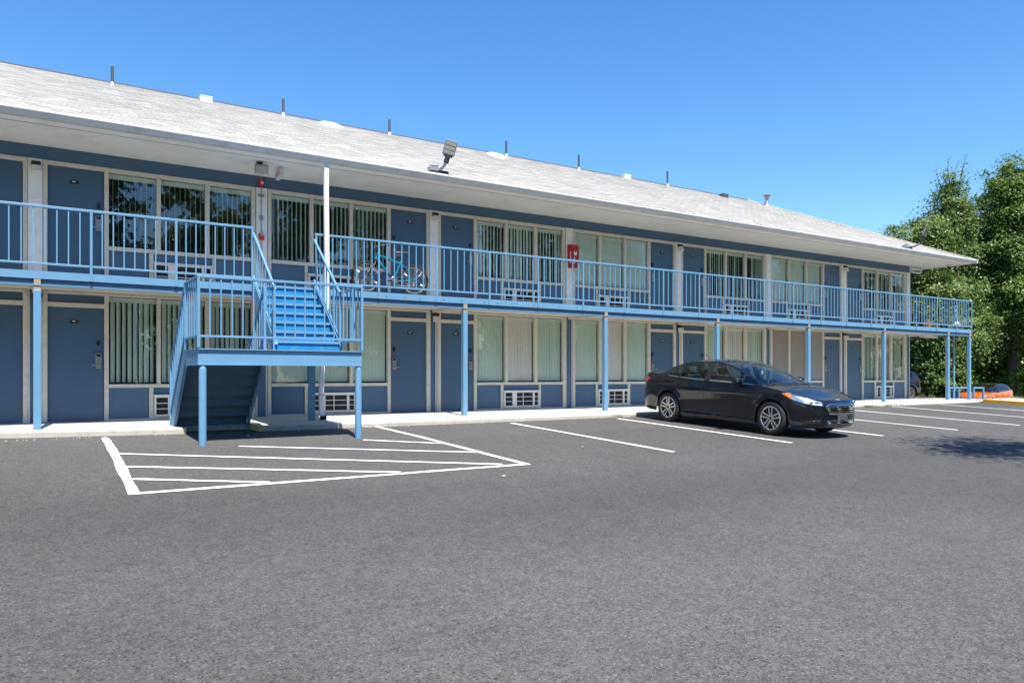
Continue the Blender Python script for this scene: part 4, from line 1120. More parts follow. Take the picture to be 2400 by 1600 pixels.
def make_car(name, label, loc, heading, pitch, scale, C, paint, detail=True):
    root = thing(name, label, 'car', loc, (0, 0, 0))
    root.rotation_mode = 'XYZ'; root.rotation_euler = (0, pitch, heading); root.scale = (scale,) * 3
    AX, WR, AR = C['axle'], C['wr'], C['ar']
    xfm, xrm = max(v for _, v in C['xf']), min(v for _, v in C['xr'])
    LF_, LR_ = C['lf'], C['lr']
    # columns
    cols = []
    nf = 18
    for i in range(nf): cols.append(('f', (i / nf) * PI / 2))
    sx = set()
    a0, a1 = xrm + LR_, xfm - LF_
    n = 46
    for i in range(n + 1): sx.add(round(a1 + (a0 - a1) * i / n, 4))
    for ax in AX:
        for t in (-1.02, -1.0, -0.97, -0.9, -0.75, -0.5, -0.25, 0, 0.25, 0.5, 0.75, 0.9, 0.97, 1.0, 1.02):
            x = ax + AR * t
            sx = {v for v in sx if abs(v - x) > 0.012 or True}
            if a0 < x < a1: sx.add(round(x, 4))
    for x in sorted(sx, reverse=True): cols.append(('s', x))
    for i in range(1, nf + 1): cols.append(('r', (i / nf) * PI / 2))
    NT = 16
    EXn = 2.0 / C.get('sup', 2.5)
    def nominal(c):
        if c[0] == 's': return c[1]
        if c[0] == 'f': return xfm - LF_ * (1 - math.cos(c[1]) ** EXn)
        return xrm + LR_ * (1 - math.sin(c[1]) ** EXn)
    def zbot(x):
        z = sm(C['zb'], x)
        for ax in AX:
            d = abs(x - ax)
            if d <= AR * 1.0001: z = max(z, WR + math.sqrt(max(0, AR * AR - d * d)))
        return z
    def Htop(x, y):
        f = max(0.0, min(1.0, (xfm - x) / 0.9)); f = f * f * (3 - 2 * f)
        yr = 0.42 + 0.20 * max(0, min(1, (xfm - x) / 1.4))
        return sm(C['zt'], x) + (0.012 + (C.get('crown', 0.05) - 0.012) * f) * (1 - (y / 0.90) ** 2) + 0.008 * f * math.exp(-((abs(y) - yr) / 0.05) ** 2)
    def pt(c, t):
        x0 = nominal(c); zb_ = zbot(x0)
        yn = 0.87 if c[0] != 'f' else 0.86 * math.sin(c[1]) ** EXn
        zt = Htop(x0, yn) if x0 > 0.5 else sm(C['zt'], x0)
        z = zb_ + (zt - zb_) * t
        w = sm(C['w'], z + C.get('wshift', 0) * 0); xf = sm(C['xf'], z); xr = sm(C['xr'], z)
        if c[0] == 's':
            x = c[1]; y = w
            tt = (x - a0) / (a1 - a0); y -= 0.030 * max(0, abs(tt - 0.5) * 2) ** 2.5
            for ax in AX:
                d = math.hypot(x - ax, z - WR)
                if d < AR + 0.10: y += C.get('flare', 0.014) * max(0, 1 - (d - AR) / 0.10)
        elif c[0] == 'f':
            wl = w - 0.030
            x = a1 + (x0 - a1) / LF_ * (xf - a1); y = wl * math.sin(c[1]) ** EXn
        else:
            wl = w - 0.030
            x = a0 + (x0 - a0) / -LR_ * (xr - a0); y = wl * math.cos(c[1]) ** EXn
        return Vector((x, -y, z))
    side = [[pt(c, t / NT) for t in range(NT + 1)] for c in cols]
    mb = MB(); mb.grid(side); mb.grid([[Vector((p.x, -p.y, p.z)) for p in r] for r in side])
    # bonnet and boot lid
    bx, dx_ = C['bonnet'], C['deck']
    for sel, crown in ((lambda x: x >= bx, C.get('crown', 0.05)), (lambda x: x <= dx_, 0.03)):
        top = [r[-1] for r, c in zip(side, cols) if sel(nominal(c))]
        if len(top) < 2: continue
        rows = []
        for p in top:
            row = []
            for i in range(17):
                k = 1 - 2 * i / 16
                if sel(9): row.append(Vector((p.x, p.y * k, p.z + Htop(p.x, p.y * k) - Htop(p.x, p.y))))
                else: row.append(Vector((p.x, p.y * k, p.z + crown * (1 - k * k) * min(1, abs(p.y) / 0.5))))
            rows.append(row)
        mb.grid(rows)
    body = mb.build('body', paint, root, local=True, smooth=True)
    bm = bmesh.new(); bm.from_mesh(body.data); bmesh.ops.remove_doubles(bm, verts=bm.verts, dist=0.0008); bmesh.ops.recalc_face_normals(bm, faces=bm.faces); bm.to_mesh(body.data); bm.free()
    body.data.polygons.foreach_set('use_smooth', [True] * len(body.data.polygons))
    try: body.data.set_sharp_from_angle(angle=rad(38))
    except Exception: pass
    bvh = BVHTree.FromPolygons([v.co.copy() for v in body.data.vertices], [tuple(p.vertices) for p in body.data.polygons])
    # underside and arch liners
    mb = MB(); y1 = sm(C['w'], 0.3) - 0.10
    mb.box(AX[1] - AR, xfm - 0.35, -y1 + 0.1, y1 - 0.1, 0.24, 0.42); mb.box(xrm + 0.3, AX[1], -y1 + 0.1, y1 - 0.1, 0.36, 0.5)
    mb.box(AX[1] + AR, AX[0] - AR, -y1 - 0.06, y1 + 0.06, 0.20, 0.45)
    for ax in AX:
        for s in (-1, 1):
            rows = []
            for i in range(13):
                a_ = PI * i / 12; rows.append([(ax + AR * 1.01 * math.cos(a_), s * (y1 + 0.10), WR + AR * 1.01 * math.sin(a_)), (ax + AR * 1.01 * math.cos(a_), s * (y1 - 0.22), WR + AR * 1.01 * math.sin(a_))])
            mb.grid(rows); mb.box(ax - AR, ax + AR, s * (y1 - 0.20) - 0.01, s * (y1 - 0.20) + 0.01, 0.25, WR + AR)
    mb.build('underbody', M['matte_black'], root, local=True)
    # greenhouse
    belt, rail = C['belt'], C['rail']                       # lists of (x, y, z) from front to back
    by, bz = [(-p[0], p[1]) for p in belt], [(-p[0], p[2]) for p in belt]
    ry, rz_ = [(-p[0], p[1]) for p in rail], [(-p[0], p[2]) for p in rail]
    B_ = lambda x: Vector((x, -sm(by, -x), sm(bz, -x))); R_ = lambda x: Vector((x, -sm(ry, -x), sm(rz_, -x)))
    segs = C['side_segs']                                     # list of (x_front, x_back, kind)
    vs = [0, 0.07, 0.2, 0.4, 0.6, 0.8, 0.93, 1.0]
    def sp_(x, v, s):
        p = B_(x).lerp(R_(x), v); h = (R_(x).z - B_(x).z)
        p.y -= 0.045 * h * 4 * v * (1 - v) * 0.5
        return Vector((p.x, p.y * s, p.z))
    parts = {}
    def put(key): return parts.setdefault(key, MB())
    for xa, xb, kind in segs:
        nn_ = max(2, int((xa - xb) / 0.06))
        xs_ = [xa + (xb - xa) * i / nn_ for i in range(nn_ + 1)]
        for s in (1, -1):
            if kind == 'paint': put('cab').grid([[sp_(x, v, s) for v in vs] for x in xs_])
            elif kind == 'black': put('pillar').grid([[sp_(x, v, s) for v in vs[:-1]] for x in xs_]); put('cab').grid([[sp_(x, v, s) for v in vs[-2:]] for x in xs_])
            else:
                put(('F', s, xa)).grid([[sp_(x, v, s) for v in vs[0:2]] for x in xs_]); put(('T', s, xa)).grid([[sp_(x, v, s) for v in (0.90, 0.93)] for x in xs_])
                put('cab').grid([[sp_(x, v, s) for v in vs[-2:]] for x in xs_])
                put(('glass', s, round(xa, 2))).grid([[sp_(x, v, s) - Vector((0, -0.006 * s, 0)) for v in (0.07, 0.2, 0.4, 0.6, 0.8, 0.90)] for x in xs_])
    xw0, xw1, xb0, xb1 = C['screen']                          # windscreen base/top, backlight top/base
    def cr(x, k):
        p = R_(x); f = 1 - k * k
        bl = interp([(xb1, 0.0), (xb0, 0.0), (xw1, 0.05), (xw0, C.get('bulge', 0.17))], x)
        br = interp([(xb1, -0.10), (xb0, -0.02), (xw1, 0), (xw0, 0)], x)
        return Vector((p.x + (bl + br) * f, -p.y * -1 * k if False else p.y * k, p.z + C.get('roof_crown', 0.06) * f * interp([(xb1, 0.45), (xb0, 1.0), (xw1, 1.0), (xw0, 0.5)], x)))
    ks = [1 - 2 * i / 14 for i in range(15)]
    def span(xa, xb, n, kk=ks): return [[cr(xa + (xb - xa) * i / n, k) for k in kk] for i in range(n + 1)]
    put('cab').grid(span(xw1, xb0, 14))
    for key, xa, xb in (('windscreen', xw0, xw1), ('rear_window', xb0, xb1)):
        e = 0.035 * (1 if xa > xb else -1)
        put(key).grid(span(xa - e * 0.6, xb + e * 0.6, 8, [k * 0.955 for k in ks]))
        put('cab' if key == 'windscreen' else 'pillar').grid(span(xa, xb, 8, [1, 0.955])); put('cab' if key == 'windscreen' else 'pillar').grid(span(xa, xb, 8, [-0.955, -1]))
        put('pillar').grid(span(xa, xa - e * 0.6, 1)); put('pillar').grid(span(xb + e * 0.6, xb, 1))
    parts['cab'].build('roof', C.get('roof_mat', paint), root, local=True, smooth=True)
    if 'pillar' in parts: parts['pillar'].build('pillar_trim', M['black'], root, local=True, smooth=True)
    for key, m_ in parts.items():
        if not isinstance(key, tuple): continue
        if key[0] == 'F': m_.build('window_trim', M['chrome'] if C.get('chrome', True) else M['black'], root, local=True)
        elif key[0] == 'T': m_.build('window_seal', M['black'], root, local=True)
        else: m_.build('side_window', M['car_glass'], root, local=True, smooth=True)
    parts['windscreen'].build('windscreen', M['car_shield'], root, local=True, smooth=True)
    parts['rear_window'].build('rear_window', M['car_glass'], root, local=True, smooth=True)
    # shelf between body side and glass
    mb = MB()
    for s in (1, -1):
        rows = []
        for i in range(31):
            x = segs[0][0] + (segs[-1][1] - segs[0][0]) * i / 30
            b_ = B_(x); o_ = bvh.ray_cast(Vector((x, -2.0, b_.z - 0.03)), Vector((0, 1, 0)))[0]
            yo = o_.y if o_ else b_.y - 0.03
            rows.append([Vector((x, yo * s, sm(C['zt'], x) - 0.0005)), Vector((x, (b_.y) * s, b_.z + 0.001))])
        mb.grid(rows)
    mb.build('beltline', paint, root, local=True, smooth=True)
    # cabin
    mb = MB(); zf_ = 0.35; wy = sm(C['w'], 0.6) - 0.12
    mb.box(segs[-1][1] + 0.1, segs[0][0] - 0.05, -wy, wy, zf_, zf_ + 0.05); mb.build('cabin_floor', M['matte_black'], root, local=True)
    mb = MB(); xd = xw0 - 0.02; zd = B_(xw0 - 0.1).z - 0.03
    mb.box(xw0 - 0.55, xw0 + 0.12, -wy, wy, zd - 0.35, zd - 0.02); mb.build('dashboard', M['plate'], root, local=True, bevel=0.04)
    for xs_, ys_ in ((C['seats'][0], -0.37), (C['seats'][0], 0.37), (C['seats'][1], -0.37), (C['seats'][1], 0.37)):
        mb = MB(); hz = C['seatz']
        mb.prism([(xs_ + 0.42, hz - 0.50), (xs_ + 0.42, hz - 0.38), (xs_, hz - 0.42), (xs_ - 0.20, hz + 0.12), (xs_ - 0.32, hz + 0.10), (xs_ - 0.16, hz - 0.5)], 'y', ys_ - 0.24, ys_ + 0.24)
        mb.prism([(xs_ - 0.20, hz + 0.15), (xs_ - 0.23, hz + 0.30), (xs_ - 0.32, hz + 0.29), (xs_ - 0.30, hz + 0.14)], 'y', ys_ - 0.12, ys_ + 0.12)
        mb.build('seat', M['seat'], root, local=True, bevel=0.03)
    mb = MB(); cw = Vector((C['seats'][0] + 0.55, 0.37, C['seatz'] - 0.06))
    pts = [cw + Vector((math.sin(0.5) * -0.18 * math.cos(a_), 0.18 * math.sin(a_), math.cos(0.5) * 0.18 * math.cos(a_))) for a_ in [2 * PI * i / 20 for i in range(21)]]
    mb.tube(pts, 0.016, 8, caps=False); mb.bar(cw - Vector((0, 0.17, 0)), cw + Vector((0, 0.17, 0)), 0.05, 0.03); mb.build('steering_wheel', M['plate'], root, local=True, smooth=40)

    def snap(p, off):
        q, n_, _, _ = bvh.find_nearest(Vector(p))
        v = Vector(p) - q
        c_ = Vector((0, 0, 0.55))
        if n_.dot(q - Vector((max(-1.2, min(1.2, q.x)), 0, 0.6))) < 0: n_ = -n_
        return q + n_ * off
    def patch(pname, m_, top, bot, off=0.004, nu=14, nv=4, thick=None, parent=None, both=True, subset=None):
        """a panel that follows the body between two curves (given for the near side, y < 0)"""
        def pl(c, t):
            ls = [0]
            for a_, b_ in zip(c[:-1], c[1:]): ls.append(ls[-1] + (Vector(b_) - Vector(a_)).length)
            s_ = t * ls[-1]
            for i in range(len(c) - 1):
                if s_ <= ls[i + 1] + 1e-9:
                    f_ = (s_ - ls[i]) / max(1e-9, ls[i + 1] - ls[i]); return Vector(c[i]).lerp(Vector(c[i + 1]), f_)
            return Vector(c[-1])
        for s in ((1, -1) if both else (1,)):
            rows = []
            for i in range(nu + 1):
                a_, b_ = pl(top, i / nu), pl(bot, i / nu)
                rr = []
                for j in range(nv + 1):
                    p = a_.lerp(b_, j / nv); q = snap(p, off); rr.append(Vector((q.x, q.y * s, q.z)))
                rows.append(rr)
            m1 = MB(); m1.grid(rows)
            m1.build(pname, m_, parent or root, local=True, smooth=True)
    def seam(pts, w=0.007, off=0.0015):
        t = [(x + w / 2, -y, z) for x, y, z in pts]; b = [(x - w / 2, -y, z) for x, y, z in pts]
        patch('panel_gap', M['matte_black'], t, b, off, nu=16, nv=1)
    # wheels
    for ax in AX:
        for s in (-1, 1):
            yc = s * (C['track'])
            mb = MB(); hw = 0.105
            mb.lathe([(WR * 0.70, hw - 0.01), (WR * 0.76, hw), (WR * 0.90, hw + 0.004), (WR * 0.975, hw - 0.012), (WR, hw - 0.035), (WR, -hw + 0.035), (WR * 0.97, -hw + 0.01), (WR * 0.7, -hw)], (0, 0, 0), 'y', 40)
            w_ = mb.build('wheel', M['tyre'], root, local=True, smooth=40); w_.location = (ax, yc, WR)
            if s < 0: w_.rotation_euler = (0, 0, PI)
            mb = MB(); R0 = WR * 0.70
            mb.use(0).lathe([(R0 + 0.008, hw - 0.004), (R0 - 0.002, hw + 0.002), (R0 - 0.016, hw - 0.004), (R0 - 0.022, hw - 0.03), (R0 - 0.03, -hw + 0.02)], (0, 0, 0), 'y', 40)
            for i in range(5):
                for dlt in (-0.19, 0.19):
                    a_ = 2 * PI * i / 5 + 0.30
                    u_ = Vector((math.cos(a_), 0, math.sin(a_))); v_ = Vector((-math.sin(a_), 0, math.cos(a_)))
                    ue = Vector((math.cos(a_ + dlt), 0, math.sin(a_ + dlt)))
                    p0 = u_ * 0.045 + v_ * (0.022 * (1 if dlt > 0 else -1)) + Vector((0, hw - 0.022, 0)); p1 = ue * (R0 - 0.012) + Vector((0, hw - 0.012, 0))
                    mb.bar(p0, p1, 0.026, 0.030, up=(0, 1, 0))
            mb.lathe([(0.0, hw - 0.006), (0.05, hw - 0.010), (0.062, hw - 0.03), (0.06, 0)], (0, 0, 0), 'y', 20)
            mb.use(1).lathe([(0.0, hw - 0.003), (0.026, hw - 0.003), (0.028, hw - 0.010)], (0, 0, 0), 'y', 16)
            for i in range(5):
                a_ = 2 * PI * (i + 0.5) / 5 + 0.30; mb.lathe([(0.0, hw - 0.008), (0.009, hw - 0.008), (0.009, hw - 0.02)], (0.043 * math.cos(a_), 0, 0.043 * math.sin(a_)), 'y', 8)
            mb.use(1).lathe([(0.0, -0.02), (R0 - 0.035, -0.02)], (0, 0, 0), 'y', 28)
            mb.build('rim', [M['alloy'], M['black']], w_, local=True, smooth=35)
            mb = MB(); mb.lathe([(0.06, 0.0), (R0 * 0.70, 0.0), (R0 * 0.70, -0.015)], (0, 0, 0), 'y', 28); mb.build('brake_disc', M['plate'], w_, local=True)
    return root, patch, seam, snap, B_, R_

# --- the black sedan, nose to the street
SED = dict(axle=(1.425, -1.425), wr=0.335, ar=0.385, lf=0.72, lr=0.62, sup=2.55, track=0.800,
    xf=[(0.17, 2.22), (0.22, 2.36), (0.30, 2.40), (0.36, 2.385), (0.45, 2.395), (0.60, 2.385), (0.68, 2.35), (0.74, 2.28), (0.82, 2.15), (0.95, 1.9)],
    xr=[(0.20, -2.46), (0.30, -2.55), (0.45, -2.59), (0.60, -2.60), (0.70, -2.57), (0.85, -2.53), (1.02, -2.54), (1.10, -2.56)],
    w=[(0.15, 0.84), (0.19, 0.875), (0.24, 0.885), (0.30, 0.868), (0.40, 0.882), (0.55, 0.908), (0.70, 0.918), (0.80, 0.926), (0.842, 0.922), (0.87, 0.905), (0.95, 0.885), (1.02, 0.862), (1.12, 0.82)],
    zt=[(-2.60, 1.05), (-2.50, 1.085), (-2.25, 1.095), (-1.9, 1.085), (-1.5, 1.055), (-1.0, 1.015), (-0.5, 0.995), (0.0, 0.985), (0.5, 0.975), (0.9, 0.965), (1.2, 0.945), (1.5, 0.905), (1.8, 0.855), (2.0, 0.815), (2.2, 0.765), (2.32, 0.735), (2.40, 0.72)],
    zb=[(-2.60, 0.33), (-2.3, 0.27), (-1.9, 0.23), (-1.0, 0.19), (0, 0.18), (1.0, 0.185), (1.9, 0.19), (2.2, 0.185), (2.4, 0.19)],
    bonnet=0.90, deck=-1.70, crown=0.055, bulge=0.20, roof_crown=0.055,
    belt=[(1.12, 0.79, 0.962), (0.8, 0.835, 0.972), (0.4, 0.85, 0.982), (0, 0.852, 0.99), (-0.5, 0.848, 1.0), (-1.0, 0.838, 1.018), (-1.4, 0.822, 1.045), (-1.75, 0.80, 1.075), (-2.05, 0.77, 1.095)],
    rail=[(1.12, 0.775, 0.972), (0.85, 0.735, 1.095), (0.55, 0.692, 1.225), (0.25, 0.655, 1.325), (-0.05, 0.630, 1.385), (-0.4, 0.618, 1.412), (-0.8, 0.615, 1.400), (-1.15, 0.622, 1.350), (-1.5, 0.642, 1.262), (-1.8, 0.672, 1.165), (-2.05, 0.705, 1.098)],
    side_segs=[(1.12, 0.98, 'paint'), (0.98, 0.66, 'glass'), (0.66, 0.61, 'black'), (0.61, -0.24, 'glass'), (-0.24, -0.40, 'black'), (-0.40, -1.13, 'glass'), (-1.13, -1.18, 'black'), (-1.18, -1.52, 'glass'), (-1.52, -2.05, 'paint')],
    screen=(1.12, 0.20, -0.95, -2.02), seats=(-0.05, -0.95), seatz=0.98)
SX_, SY_, SC_ = 11.6, -3.66, 0.947
cx_ = SX_ + 0.905 * SC_
ymid = (-3.66 - 6.36) / 2
sed, patch, seam, snap, B_, R_ = make_car('sedan', 'black four door sedan backed into a space beside the sidewalk', (cx_, ymid, gz(cx_, ymid) + 0.004), -PI / 2, 0.044, SC_, SED, M['paint_black'])
ch, bl_ = M['chrome'], M['black']
# front end
patch('headlight', M['lamp_silver'], [(2.30, -0.50, 0.715), (2.16, -0.66, 0.765), (1.98, -0.78, 0.805), (1.80, -0.86, 0.835), (1.66, -0.89, 0.842)], [(2.36, -0.52, 0.645), (2.25, -0.68, 0.655), (2.10, -0.80, 0.68), (1.90, -0.87, 0.735), (1.70, -0.90, 0.820)], 0.006, 22, 6)
patch('headlight_bezel', bl_, [(2.29, -0.48, 0.728), (2.15, -0.65, 0.778), (1.97, -0.78, 0.817), (1.80, -0.86, 0.845), (1.64, -0.89, 0.850)], [(2.37, -0.50, 0.636), (2.26, -0.68, 0.645), (2.10, -0.81, 0.670), (1.89, -0.88, 0.727), (1.67, -0.90, 0.815)], 0.003, 22, 4)
patch('turn_signal', M['amber'], [(1.84, -0.84, 0.828), (1.76, -0.87, 0.837), (1.67, -0.89, 0.842)], [(1.90, -0.86, 0.738), (1.82, -0.88, 0.772), (1.71, -0.90, 0.822)], 0.009, 12, 4)
patch('lamp_bar', M['white'], [(2.33, -0.53, 0.664), (2.22, -0.68, 0.675), (2.10, -0.79, 0.697)], [(2.335, -0.53, 0.654), (2.225, -0.685, 0.663), (2.11, -0.795, 0.683)], 0.010, 10, 1)
for yy, zz in ((-0.60, 0.705), (-0.735, 0.738)):
    for s in (1, -1):
        q = snap((2.25, yy, zz), 0.004); mb = MB(); mb.ellip((q.x, q.y * s, q.z), (0.022, 0.040, 0.034), 14, 8); mb.build('projector', M['chrome'], sed, local=True, smooth=True)
        mb = MB(); mb.ellip((q.x + 0.012, q.y * s - 0.004 * s, q.z), (0.018, 0.024, 0.021), 12, 8); mb.build('projector_lens', M['black'], sed, local=True, smooth=True)
# grille
patch('grille', M['matte_black'], [(2.4, -0.40, 0.700), (2.4, 0, 0.715), (2.4, 0.40, 0.700)], [(2.4, -0.36, 0.485), (2.4, 0, 0.472), (2.4, 0.36, 0.485)], 0.004, 20, 8, both=False)
patch('grille', M['matte_black'], [(2.4, -0.465, 0.625), (2.4, -0.39, 0.700)], [(2.4, -0.46, 0.620), (2.4, -0.355, 0.485)], 0.004, 4, 5)
for i, z in enumerate((0.692, 0.650, 0.608, 0.566, 0.524, 0.486)):
    hw_ = interp([(0.485, 0.362), (0.62, 0.462), (0.70, 0.405)], z)
    cz = lambda y: z + 0.010 * (1 - (y / hw_) ** 2)
    ys_ = [-hw_, -hw_ * 0.6, 0, hw_ * 0.6, hw_]
    patch('grille_bar', ch, [(2.42, y, cz(y) + 0.008) for y in ys_], [(2.42, y, cz(y) - 0.008) for y in ys_], 0.016, 18, 1, both=False)
# grille surround
ring = [(-0.40, 0.712), (0, 0.727), (0.40, 0.712), (0.485, 0.625), (0.375, 0.472), (0, 0.458), (-0.375, 0.472), (-0.485, 0.625), (-0.40, 0.712)]
for (y0, z0), (y1, z1) in zip(ring[:-1], ring[1:]):
    c_ = Vector((0, 0.6)); a_ = Vector((y0, z0)); b_ = Vector((y1, z1))
    ia, ib = a_ + (c_ - a_).normalized() * 0.016, b_ + (c_ - b_).normalized() * 0.016
    patch('grille_surround', ch, [(2.42, y0, z0), (2.42, y1, z1)], [(2.42, ia.x, ia.y), (2.42, ib.x, ib.y)], 0.012, 8, 1, both=False)
# lower intake, bracket, fog recess, splitter
patch('lower_grille', M['matte_black'], [(2.4, -0.44, 0.360), (2.4, 0, 0.365), (2.4, 0.44, 0.360)], [(2.4, -0.40, 0.262), (2.4, 0, 0.258), (2.4, 0.40, 0.262)], 0.003, 16, 4, both=False)
for z in (0.342, 0.308, 0.275):
    patch('lower_bar', ch, [(2.4, -0.42, z + 0.006), (2.4, 0.42, z + 0.006)], [(2.4, -0.42, z - 0.006), (2.4, 0.42, z - 0.006)], 0.010, 16, 1, both=False)
patch('splitter_trim', ch, [(2.4, -0.50, 0.222), (2.4, 0, 0.218), (2.4, 0.50, 0.222)], [(2.4, -0.50, 0.210), (2.4, 0, 0.206), (2.4, 0.50, 0.210)], 0.008, 16, 1, both=False)
patch('fog_recess', M['matte_black'], [(2.38, -0.56, 0.405), (2.22, -0.72, 0.395), (2.02, -0.83, 0.325)], [(2.38, -0.58, 0.325), (2.25, -0.74, 0.305), (2.02, -0.84, 0.300)], 0.003, 12, 4)
patch('fog_trim', ch, [(2.36, -0.58, 0.355), (2.26, -0.69, 0.352)], [(2.36, -0.58, 0.344), (2.26, -0.69, 0.338)], 0.010, 8, 1)
patch('fog_fin', M['paint_black'], [(2.36, -0.57, 0.420), (2.22, -0.73, 0.412), (1.98, -0.85, 0.330)], [(2.36, -0.57, 0.402), (2.22, -0.73, 0.392), (2.0, -0.85, 0.322)], 0.014, 12, 1)
mb = MB(); q = snap((2.5, 0, 0.40), 0.0)
mb.box(q.x, q.x + 0.02, -0.155, 0.155, 0.325, 0.478); pb = mb.build('plate_bracket', M['plate'], sed, local=True, bevel=0.008)
mb = MB()
for yy, zz, w_, h_ in ((0, 0.352, 0.075, 0.012), (-0.055, 0.405, 0.022, 0.014), (0.055, 0.405, 0.022, 0.014), (-0.125, 0.455, 0.01, 0.008), (0.125, 0.455, 0.01, 0.008)): mb.box(q.x + 0.0205, q.x + 0.023, yy - w_, yy + w_, zz - h_, zz + h_)
mb.build('slot', M['matte_black'], pb, local=True)
mb = MB()
for yy in (-0.05, 0.05): mb.ellip((q.x + 0.024, yy, 0.398), (0.004, 0.014, 0.010), 8, 6)
mb.build('screw', M['chrome'], pb, local=True, smooth=True)
q = snap((2.33, 0, 0.775), 0.0); q2 = snap((2.25, 0, 0.80), 0.0)
tl = (q2 - q).normalized() if (q2 - q).length > 1e-4 else Vector((-0.5, 0, 0.86)); nx = Vector((0, 1, 0)).cross(tl).normalized()
if nx.x < 0: nx = -nx
def oval(c, rx, ry_, off, m_, nm, par):
    mb = MB(); n = 28; vs = [c + nx * off + Vector((0, 1, 0)) * (rx * math.cos(2 * PI * i / n)) + tl * (ry_ * math.sin(2 * PI * i / n)) for i in range(n)]
    vs2 = [c - nx * 0.01 + (v - c - nx * off) for v in vs]
    mb.v = [tuple(v) for v in vs + vs2]; mb.face(*range(n))
    for i in range(n): mb.face(i, (i + 1) % n, n + (i + 1) % n, n + i)
    return mb.build(nm, m_, par, local=True)
ec = q.lerp(q2, 0.35)
em = oval(ec, 0.075, 0.032, 0.010, ch, 'emblem', sed); oval(ec, 0.068, 0.026, 0.012, M['emblem'], 'emblem_field', em)
tx = bpy.data.objects.new('lettering', text_mesh('Ford', 0.048)); tx.data.materials.append(M['white_paint_mark']); S.collection.objects.link(tx); tx.parent = em
R3 = Matrix(((0, tl.x, nx.x), (1, tl.y, nx.y), (0, tl.z, nx.z))).to_4x4(); tx.matrix_local = Matrix.Translation(ec + nx * 0.0135) @ R3
# flanks
patch('tail_light', M['red_lens'], [(-2.06, -0.86, 0.985), (-2.34, -0.80, 1.03), (-2.55, -0.58, 1.03)], [(-2.20, -0.87, 0.895), (-2.40, -0.80, 0.850), (-2.58, -0.56, 0.850)], 0.008, 16, 6)
patch('reverse_lamp', M['white'], [(-2.44, -0.74, 0.985), (-2.53, -0.60, 0.985)], [(-2.45, -0.74, 0.925), (-2.54, -0.60, 0.925)], 0.012, 6, 2)
seam([(0.93, 0.9, 0.96), (0.965, 0.9, 0.80), (0.955, 0.9, 0.55), (0.90, 0.9, 0.36), (0.88, 0.9, 0.22)])
seam([(-0.31, 0.9, 0.985), (-0.33, 0.9, 0.7), (-0.35, 0.9, 0.24)])
seam([(-1.27, 0.9, 1.03), (-1.22, 0.9, 0.90), (-1.03, 0.9, 0.70), (-0.97, 0.9, 0.5), (-0.98, 0.9, 0.27)])
patch('panel_gap', M['matte_black'], [(0.90, -0.9, 0.243), (0.0, -0.9, 0.236), (-0.98, -0.9, 0.250)], [(0.90, -0.9, 0.236), (0.0, -0.9, 0.229), (-0.98, -0.9, 0.243)], 0.0015, 20, 1)
patch('panel_gap', M['matte_black'], [(1.62, -0.9, 0.862), (1.2, -0.9, 0.915), (0.97, -0.9, 0.935)], [(1.62, -0.9, 0.857), (1.2, -0.9, 0.909), (0.97, -0.9, 0.929)], 0.0015, 14, 1)
seam([(1.83, 0.9, 0.72), (1.80, 0.9, 0.60), (1.77, 0.9, 0.5)], 0.006)
for x in (-0.44, -1.25 + 0.12):
    for s in (1, -1):
        q = snap((x, -0.93, 0.872 if x > -1 else 0.90), 0.0); mb = MB(); pts = [(q.x + 0.09, (q.y - 0.012) * s, q.z - 0.004), (q.x + 0.05, (q.y - 0.040) * s, q.z), (q.x - 0.05, (q.y - 0.042) * s, q.z + 0.002), (q.x - 0.10, (q.y - 0.010) * s, q.z + 0.006)]
        mb.tube(pts, 0.013, 8); mb.build('door_handle', M['paint_black'], sed, local=True, smooth=True)
        q = snap((x, -0.93, 0.865), 0.0); 
for s in (1, -1):
    mb = MB(); rows = []
    for dx, ry_, rz2, oy in ((0.10, 0.02, 0.02, 0.10), (0.085, 0.085, 0.052, 0.105), (0.04, 0.115, 0.072, 0.11), (-0.02, 0.122, 0.080, 0.11), (-0.06, 0.118, 0.078, 0.11)):
        rows.append([(0.66 + dx, s * -(0.90 + oy + ry_ * math.cos(2 * PI * k / 14)), 1.045 + rz2 * math.sin(2 * PI * k / 14)) for k in range(14)])
    mb.grid(rows, True); mb.face(*range(14)); mr = mb.build('wing_mirror', M['paint_black'], sed, local=True, smooth=True)
    mb = MB(); e_ = rows[-1]; mb.v = [(p[0] - 0.001, p[1], p[2]) for p in e_]; mb.face(*range(14)); mb.build('mirror_glass', ch, mr, local=True)
    mb = MB(); mb.bar((0.68, s * -0.93, 0.99), (0.74, s * -0.80, 0.945), 0.07, 0.025); mb.build('mirror_arm', bl_, mr, local=True)
    mb = MB(); mb.bar((0.745, s * -1.10, 1.03), (0.70, s * -0.94, 1.02), 0.012, 0.014); mb.build('mirror_trim', ch, mr, local=True)
mb = MB()
for (y0, y1, x1) in ((-0.62, 0.02, 1.12), (0.05, 0.62, 1.14)):
    mb.bar((1.22, y0, 0.985), (x1 + 0.06, y1, 1.012), 0.016, 0.014)
mb.build('wiper', bl_, sed, local=True)
mb = MB(); mb.box(1.06, 1.20, -0.70, 0.70, 0.94, 0.985); mb.build('cowl', bl_, sed, local=True, bevel=0.01)
mb = MB(); mb.tube([(-1.0, 0.0, 1.445), (-1.33, 0.0, 1.66)], [0.005, 0.0025], 6); mb.build('antenna', bl_, sed, local=True)
mb = MB()
for s in (1, -1): mb.box(-2.47, -2.40, s * 0.45, s * 0.60, 0.30, 0.34)
mb.build('exhaust', ch, sed, local=True)
# air freshener behind the windscreen
mb = MB(); mb.ellip((0.42, 0.05, 1.20), (0.006, 0.035, 0.05), 10, 6); mb.build('hanging_ornament', M['white'], sed, local=True, smooth=True)

